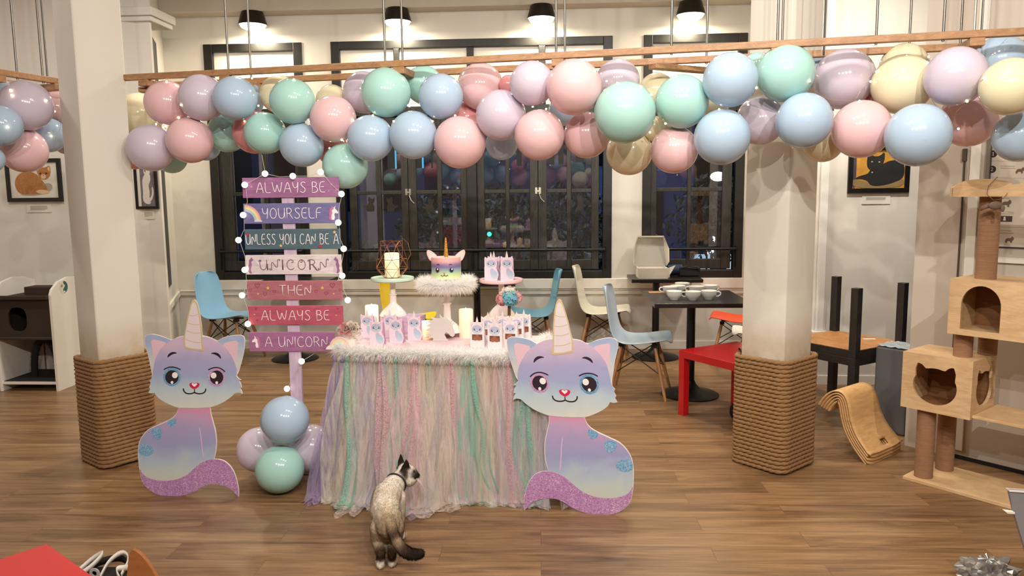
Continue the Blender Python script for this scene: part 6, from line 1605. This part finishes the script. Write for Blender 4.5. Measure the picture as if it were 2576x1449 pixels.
for px, py, w in ((2518, 418, 36), (2518, 423, 36), (2507, 533, 44), (2507, 537, 44), (2507, 580, 38), (2507, 586, 44), (2510, 498, 30)):
    a, z = RA(px, py); a2, z2 = RA(px + w, py + w * .03); b.prism([RWp(x, -.0066, y) for x, y in ((a, z), (a2, z2), (a2, z2 + .0018), (a, z + .0018))], -E2, .0005)
b.build('text_lines', M_PTXT, ps)
CATS = [(-9, -3), (-6, 3), (-2, 4), (3, 4), (6, 8), (9, 5), (9, 0), (6, -2), (6, -7), (3, -7), (2, -3), (-4, -3), (-5, -7), (-8, -7)]
for px, py, s in ((2567, 429, .0022), (2540, 603, .0022), (2532, 512, .0026)):
    a, z = RA(px, py); rwflat([(a + x * s, z + y * s) for x, y in CATS], .0068, .0006).build('cat_drawing', mat('poster_cat_brown', (110, 92, 78), .7), ps)
a, z = RA(2510, 543); a2, z2 = RA(2547, 558)
rwflat([(a, z2), (a2, z2), (a2, z), (a, z)], .0068, .0006).build('photo_box', mat('poster_photo', (70, 60, 54), .6), ps); am = (a + a2) / 2
rwflat([(am - .006, z2 + .006), (am + .006, z2 + .006), (am + .004, z - .004), (am - .004, z - .004)], .0076, .0005).build('photo_cat', M_PAPER, ps)
a, z = RA(2488, 645); b = rwbox(MB(), a, a + .8, -.02, 0, z - .03, z); struct(b.build('trim_6', M_WHITE, bevel=.003))
a0, _ = RA(2416, 600); a1, z1 = RA(2427, 372); cbl = thing('wall_cable', 'thin dark cable running down the splayed right wall left of the poster', 'cable', RWp(a0, 0, .02))
MB().tube([RWp(a0, -.007, .02), RWp(a0, -.007, 1.72)], .0055, 8).build('cable', mat('grey_cable', (84, 72, 60), .6), cbl, smooth=60)
rwbox(MB(), a0 - .011, a0 + .011, -.02, -.001, 1.66, 1.73).build('cable_clip', mat('grey_cable', (84, 72, 60), .6), cbl, bevel=.004)
a0, _ = RA(2440, 450); a1, _ = RA(2468, 450)
b = rwbox(MB(), a0, a1 - .004, -.012, 0, 0.05, CEIL); struct(b.build('trim_7', M_WHITE, bevel=.003))
b = rwbox(MB(), .20, 4.0, -.006, -.0005, 0.0, 0.022); struct(b.build('wall_right_foot_gap', mat('dark_gap', (26, 20, 16), .8)))  # dark strip stands in for the shaded gap at the wall foot

# ================================================================ FOREGROUND SCRAPS
P = G(262, 1452)
st = thing('strap_sandals', 'tangle of white and black straps on the floor right of the near red table', 'sandals', P)
M_STW = mat('white_strap', (222, 216, 208), .5); M_STB = mat('black_lining', (30, 24, 22), .7)
def ribbon(pts, w, m, name, th=.003):
    pts = smoothpts([P + V3(p) for p in pts], 2, False); vs = []; fs = []
    for p in pts: vs += [p, p + V3((0, 0, w))]
    for i in range(len(pts) - 1): fs.append((2 * i, 2 * i + 1, 2 * i + 3, 2 * i + 2))
    o = MB().add(vs, fs).build(name, m, st, smooth=180); s = o.modifiers.new('s', 'SOLIDIFY'); s.thickness = th
ribbon([(-.12, .02, .003), (-.08, .07, .04), (-.02, .06, .07), (-.05, 0, .03), (-.10, -.03, .003)], .022, M_STW, 'strap')
ribbon([(.0, -.03, .003), (.01, .02, .05), (.05, .06, .075), (.09, .04, .05), (.085, -.02, .01)], .020, M_STW, 'strap')
ribbon([(.085, .05, .01), (.10, .0, .03), (.06, -.02, .035), (.10, -.05, .003)], .024, M_STW, 'strap')
ribbon([(-.10, .05, .002), (-.03, .085, .02), (.04, .08, .03), (.08, .05, .005)], .03, M_STB, 'lining')
MB().box((P.x - .10, P.y - .04, .001), (P.x + .09, P.y + .07, .008)).build('sole', M_STB, st, bevel=.003)
MB().lathe([(.010, -.003), (.020, -.003), (.022, 0), (.020, .003), (.010, .003), (.010, -.003)], P + V3((-.015, -.035, .035)), 24, RX(PI / 2)).build('ring', mat('grey_ring', (170, 168, 168), .4), st, smooth=40)
P2 = Yp(345, 1449, 2.55)
Pt = Yp(333, 1383, 2.55)
b = MB(); N = 14; pr = []
for i in range(N + 1):
    u = i / N; pr.append((Pt.x + .105 * u ** .85 , Pt.z - .012 * u - .14 * u ** 1.5))
out = [(Pt.x - .045, 0), (Pt.x - .03, Pt.z - .10), (Pt.x - .012, Pt.z - .01)] + pr + [(pr[-1][0] + .01, 0)]
tag(b.prism([(x, 2.55, z) for x, z in out], (0, -1, 0), .016).build('curved_panel', wood('tan_ply', (150, 92, 50), (176, 114, 66), (3, 3, 10), .5, 2, .03), bevel=.003), 'brown curved wooden panel standing at the bottom left beside the straps', 'wood panel')
P = Yp(2538, 1232, 2.60)
gp_ = thing('grey_board', 'grey board with a white edge at the right bottom edge of the photo', 'board', (P.x + .15, 2.60, 0))
MB().prism([(P.x, 2.60, P.z), (P.x + .5, 2.60, P.z - .03), (P.x + .5, 2.60, 0), (P.x + .14, 2.60, 0), (P.x + .085, 2.60, P.z - .26), (P.x + .02, 2.60, P.z - .075)], (0, -1, 0), .012).build('panel', mat('mid_grey', (138, 138, 142), .5), gp_)
MB().prism([(P.x - .002, 2.596, P.z), (P.x + .5, 2.596, P.z - .03), (P.x + .5, 2.596, P.z - .035), (P.x, 2.596, P.z - .006)], (0, -1, 0), .02).prism([(P.x - .012, 2.59, P.z - .075), (P.x + .02, 2.59, P.z - .078), (P.x + .02, 2.59, P.z - .084), (P.x - .005, 2.59, P.z - .082)], (0, -1, 0), .02).build('white_edge', M_WHITE, gp_)
P = G(2482, 1462)
rnd = random.Random(12); b = MB(); b.ball((0, 0, 0), 1.0, 34)
vs = []
for v in b.v:
    n_ = noise.noise(v * 3.1) * .35 + noise.noise(v * 9.0) * .22 + noise.noise(v * 21) * .1
    q = v * (1 + n_); vs.append(V3((P.x + q.x * .10, P.y + q.y * .08, max(.0, .035 + q.z * .055))))
b.v = vs
tag(b.build('crumpled_film', mat('silver_film', (176, 174, 172), .22, .7, var=.3, vs=30)), 'crumpled shiny clear film on the floor at the bottom right', 'plastic film')

# ================================================================ ANIMALS
def fur_mat():
    t = NT('cat_fur'); a = t.n('ShaderNodeVertexColor'); a.layer_name = 'fur'
    vec = t.coords((1, 1, 1)); nz = t.noise(vec, 55, 4, .65, .4); n2 = t.noise(t.coords((260, 260, 60)), 2, 3)
    c = t.mix(t.ramp(nz, [(.35, (150, 140, 132)), (.7, (255, 255, 255))]), a.outputs[0], a.outputs[0], 'MIX')
    d = t.n('ShaderNodeMix', data_type='RGBA', blend_type='MULTIPLY'); d.inputs[0].default_value = .55
    t.l(a.outputs[0], d.inputs[6]); t.l(t.ramp(nz, [(.32, (166, 154, 140)), (.62, (255, 255, 255))]), d.inputs[7])
    t.color(d.outputs[2]); t.b.inputs['Roughness'].default_value = .85; t.b.inputs['Specular IOR Level'].default_value = .15
    t.bump(n2, .35, .002); return t.m
M_CATFUR = fur_mat()
def animal(root, chains, voxel, blur=.35, ears=()):
    """chains: lists of (point, radius, colour); one continuous skin is grown over all of them"""
    S = []; b = MB()
    for ch in chains:
        for i in range(len(ch) - 1):
            (p, r, c), (q, s, d) = ch[i], ch[i + 1]
            L = (V3(q) - V3(p)).length; n = max(2, int(L / (.25 * min(r, s))))
            for k in range(n + 1):
                t = k / n; P = V3(p).lerp(V3(q), t); R = r + (s - r) * t
                S.append((P, R, tuple(c[j] + (d[j] - c[j]) * t for j in range(3)))); b.ball(P, R, 14)
    for (p, q, tip, th, col) in ears:
        p, q, tip = V3(p), V3(q), V3(tip); n = (q - p).cross(tip - p).normalized()
        m = (p + q) / 2; P = [p, p.lerp(tip, .55) + (p - q) * .10, tip, q.lerp(tip, .55) + (q - p) * .10, q]
        P = [m + (x - m) * 1.0 for x in P]
        vs = [x + n * th for x in P] + [x - n * th for x in P]; N = len(P)
        b.add(vs, [tuple(range(N)), tuple(range(2 * N - 1, N - 1, -1))] + [(i, N + i, N + (i + 1) % N, (i + 1) % N) for i in range(N)])
        for i in range(9):
            for j in range(7): S.append((p.lerp(q, j / 6).lerp(tip, i / 8), .0085, col))
    o = b.build('tmp', M_CATFUR)
    md = o.modifiers.new('r', 'REMESH'); md.mode = 'VOXEL'; md.voxel_size = voxel
    sm_ = o.modifiers.new('s', 'SMOOTH'); sm_.factor = .5; sm_.iterations = 5
    dg = bpy.context.evaluated_depsgraph_get(); dg.update()
    me = bpy.data.meshes.new_from_object(o.evaluated_get(dg)); bpy.data.objects.remove(o)
    me.name = 'body'
    inv = lmat(root).inverted()
    ca = me.color_attributes.new('fur', 'FLOAT_COLOR', 'POINT')
    for i, v in enumerate(me.vertices):
        P = v.co; wt = 0; col = [0, 0, 0]
        for (sp_, R, c) in S:
            d = (P - sp_).length / R
            if d < 2.2:
                w = math.exp(-(d - 1) * (d - 1) / .05 - d * 3); wt += w
                for j in range(3): col[j] += c[j] * w
        if wt == 0: col = list(min(S, key=lambda s: (P - s[0]).length - s[1])[2]); wt = 1
        ca.data[i].color = lin([x / wt for x in col])
    for v in me.vertices: v.co = inv @ v.co
    me.polygons.foreach_set('use_smooth', [True] * len(me.polygons))
    me.materials.clear(); me.materials.append(M_CATFUR)
    ob = bpy.data.objects.new('body', me); COL.objects.link(ob); ob.parent = root
    return ob
CRE = (244, 236, 224); TAN = (214, 198, 176); GRB = (160, 138, 114); DBR = (72, 54, 42); BLK = (40, 31, 27); WHT = (240, 232, 218)
def cp(px, py, y): return Yp(px, py, y)
fe = lambda px, py: G(px, py, 0)
cat = thing('cat', 'cream cat with dark brown tail and ears, standing with its back to us, looking right', 'cat', G(972, 1424, 0))
def paw(px, py, z=.016): P = G(px, py, z); return P
p1, p2 = paw(957, 1422), paw(986, 1417)
f1, f2 = paw(950, 1352), paw(1011, 1349)
ch = [
    [(cp(976, 1324, 2.91), .050, GRB), (cp(974, 1304, 2.96), .062, TAN), (cp(969, 1284, 3.02), .065, CRE), (cp(969, 1266, 3.07), .064, TAN), (cp(973, 1248, 3.12), .063, CRE), (cp(984, 1230, 3.18), .053, CRE), (cp(1000, 1210, 3.235), .042, CRE), (cp(1016, 1196, 3.27), .040, CRE)],
    [(cp(968, 1300, 3.04), .056, TAN), (cp(972, 1270, 3.13), .055, CRE)],
    [(cp(958, 1326, 2.94), .046, TAN), (cp(955, 1356, 2.965), .037, TAN), (cp(957, 1380, 2.92), .024, GRB), (cp(958, 1392, 2.885), .019, DBR), (cp(958, 1404, 2.885), .0155, DBR), (V3((p1.x, p1.y + .005, .028)), .0165, WHT), (p1, .017, WHT), (V3((p1.x - .012, p1.y + .028, .014)), .0155, WHT)],
    [(cp(990, 1326, 2.94), .046, GRB), (cp(990, 1356, 2.965), .036, TAN), (cp(987, 1380, 2.92), .023, GRB), (cp(986, 1392, 2.885), .018, DBR), (cp(986, 1402, 2.89), .0155, DBR), (V3((p2.x, p2.y + .005, .028)), .0165, WHT), (p2, .017, WHT), (V3((p2.x + .004, p2.y + .028, .014)), .0155, WHT)],
    [(cp(958, 1256, 3.16), .040, CRE), (cp(953, 1296, 3.17), .026, TAN), (cp(951, 1325, 3.19), .018, GRB), (V3((f1.x, f1.y, .03)), .015, WHT), (f1, .016, WHT), (V3((f1.x, f1.y + .022, .013)), .013, WHT)],
    [(cp(1000, 1252, 3.17), .038, CRE), (cp(1005, 1296, 3.18), .026, TAN), (cp(1007, 1325, 3.18), .018, GRB), (V3((f2.x, f2.y, .03)), .015, WHT), (f2, .016, WHT), (V3((f2.x + .006, f2.y + .02, .013)), .013, WHT)],
    [(cp(978, 1308, 2.91), .030, GRB), (cp(984, 1326, 2.875), .024, GRB), (cp(991, 1346, 2.85), .021, DBR), (cp(1000, 1366, 2.83), .022, GRB), (cp(1014, 1384, 2.82), .023, DBR), (cp(1032, 1394, 2.82), .022, BLK), (cp(1048, 1395, 2.82), .021, BLK), (cp(1058, 1392, 2.82), .016, BLK)],
    [(cp(1021, 1190, 3.275), .043, CRE), (cp(1030, 1196, 3.265), .039, CRE)],
    [(cp(1030, 1206, 3.26), .032, WHT), (cp(1036, 1203, 3.255), .026, WHT)],
    [(cp(1017, 1187, 3.240), .020, BLK), (cp(1018, 1198, 3.236), .019, BLK)],
    [(cp(1031, 1188, 3.262), .031, CRE), (cp(1041, 1192, 3.252), .019, BLK), (cp(1046, 1195, 3.248), .0155, BLK), (cp(1050, 1196, 3.246), .0095, BLK)],
]
ears = [(cp(999, 1178, 3.29), cp(1019, 1175, 3.30), cp(1008, 1141, 3.30), .0065, BLK), (cp(1004, 1194, 3.232), cp(1031, 1184, 3.25), cp(1023, 1155, 3.235), .0065, BLK)]
animal(cat, ch, .0040, ears=ears)
nk = cp(997, 1214, 3.222); ax = (cp(1004, 1205, 3.25) - cp(992, 1221, 3.205)).normalized()
u = ax.cross(V3((0, 0, 1))).normalized(); w = u.cross(ax)
MB().tube([nk + u * (.0465 * math.cos(2 * PI * i / 28)) + w * (.0465 * math.sin(2 * PI * i / 28)) for i in range(28)], .0045, 8, closed=True).build('collar', mat('dark_collar', (46, 38, 36), .6), cat, smooth=180)
MB().ball(cp(1042, 1185, 3.233), .0050, 10).build('eye', mat('cat_eye_dark', (40, 48, 56), .1, coat=.8), cat, smooth=180)
MB().ball(cp(1050.5, 1195, 3.243), .005, 8).build('nose', mat('cat_nose_dark', (44, 30, 28), .4), cat, smooth=180)
b = MB()
for i in range(6):
    p = cp(1045, 1200 + i * .8, 3.24); b.tube([p, p + V3((.018 + .003 * i, -.006, -.008 - .004 * i)), p + V3((.030 + .003 * i, -.008, -.026 - .006 * i))], .0004, 4)
b.build('whiskers', mat('white_whisker', (236, 230, 222), .5), cat)
# short coat: fine hairs lying along the skin
def coat(root, body, n, ln, seed, hz_=9):
    rnd = random.Random(seed); me = body.data; L = lmat(root); b = MB(); cols = []
    polys = me.polygons; ca = me.color_attributes['fur'].data
    dirb = V3((.1, -1, -.35)).normalized()
    for i in range(n):
        p = polys[rnd.randrange(len(polys))]; c = L @ p.center; nrm = p.normal
        d = (dirb - nrm * dirb.dot(nrm)); d = (d.normalized() if d.length > 1e-4 else V3((0, 0, -1))) + V3((rnd.gauss(0, .16), rnd.gauss(0, .16), rnd.gauss(0, .16)))
        dark = sum(ca[p.vertices[0]].color[:3]) / 3
        l_ = ln * rnd.uniform(.6, 1.3) * (1.5 if dark < .10 else 1) * (.3 if c.z > hz_ else 1)
        e = c + (d * .97 + nrm * .20).normalized() * l_; s = d.cross(nrm).normalized() * .0008
        b.add([c - s, c + s, e], [(0, 1, 2)]); k = rnd.uniform(.86, 1.12); cc = ca[p.vertices[0]].color; cols += [(min(1, cc[0] * k), min(1, cc[1] * k), min(1, cc[2] * k), 1)] * 3
    o = b.build('hair', M_CATFUR, root)
    a = o.data.color_attributes.new('fur', 'FLOAT_COLOR', 'POINT')
    for i, c in enumerate(cols): a.data[i].color = c
    return o
coat(cat, [c for c in cat.children if c.name.startswith('body')][0], 52000, .0095, 5, cp(1015, 1178, 3.27).z)

# dark tabby sitting behind the right pillar, only its flank shows
TB = (70, 60, 50); TB2 = (36, 31, 28)
B = G(1862, 1062, 0)
tb = thing('cat', 'dark tabby cat half hidden behind the rope foot of the right pillar', 'cat', B)
def o3(x, y, z): return V3((B.x + x, B.y + y, z))
ch2 = [[(o3(.0, 0, .075), .072, TB2), (o3(.05, .02, .13), .066, TB), (o3(.10, .03, .19), .052, TB), (o3(.13, .03, .24), .040, TB2)],
       [(o3(.14, .02, .275), .045, TB), (o3(.17, .0, .265), .026, WHT)],
       [(o3(.02, -.05, .05), .045, (150, 140, 130)), (o3(.06, -.06, .02), .018, TB)], [(o3(.02, .06, .05), .045, TB), (o3(.06, .06, .02), .018, TB)],
       [(o3(.12, -.03, .17), .026, TB), (o3(.13, -.03, .02), .016, WHT)], [(o3(.12, .05, .17), .026, TB), (o3(.13, .05, .02), .016, WHT)],
       [(o3(-.03, .03, .04), .026, TB2), (o3(-.02, .10, .022), .020, TB), (o3(.05, .14, .018), .016, TB2)]]
bd2 = animal(tb, ch2, .007, ears=[(o3(.12, -.02, .30), o3(.15, -.03, .30), o3(.135, -.035, .345), .004, TB2), (o3(.12, .05, .30), o3(.15, .05, .30), o3(.135, .06, .345), .004, TB2)])
coat(tb, bd2, 5000, .009, 6)
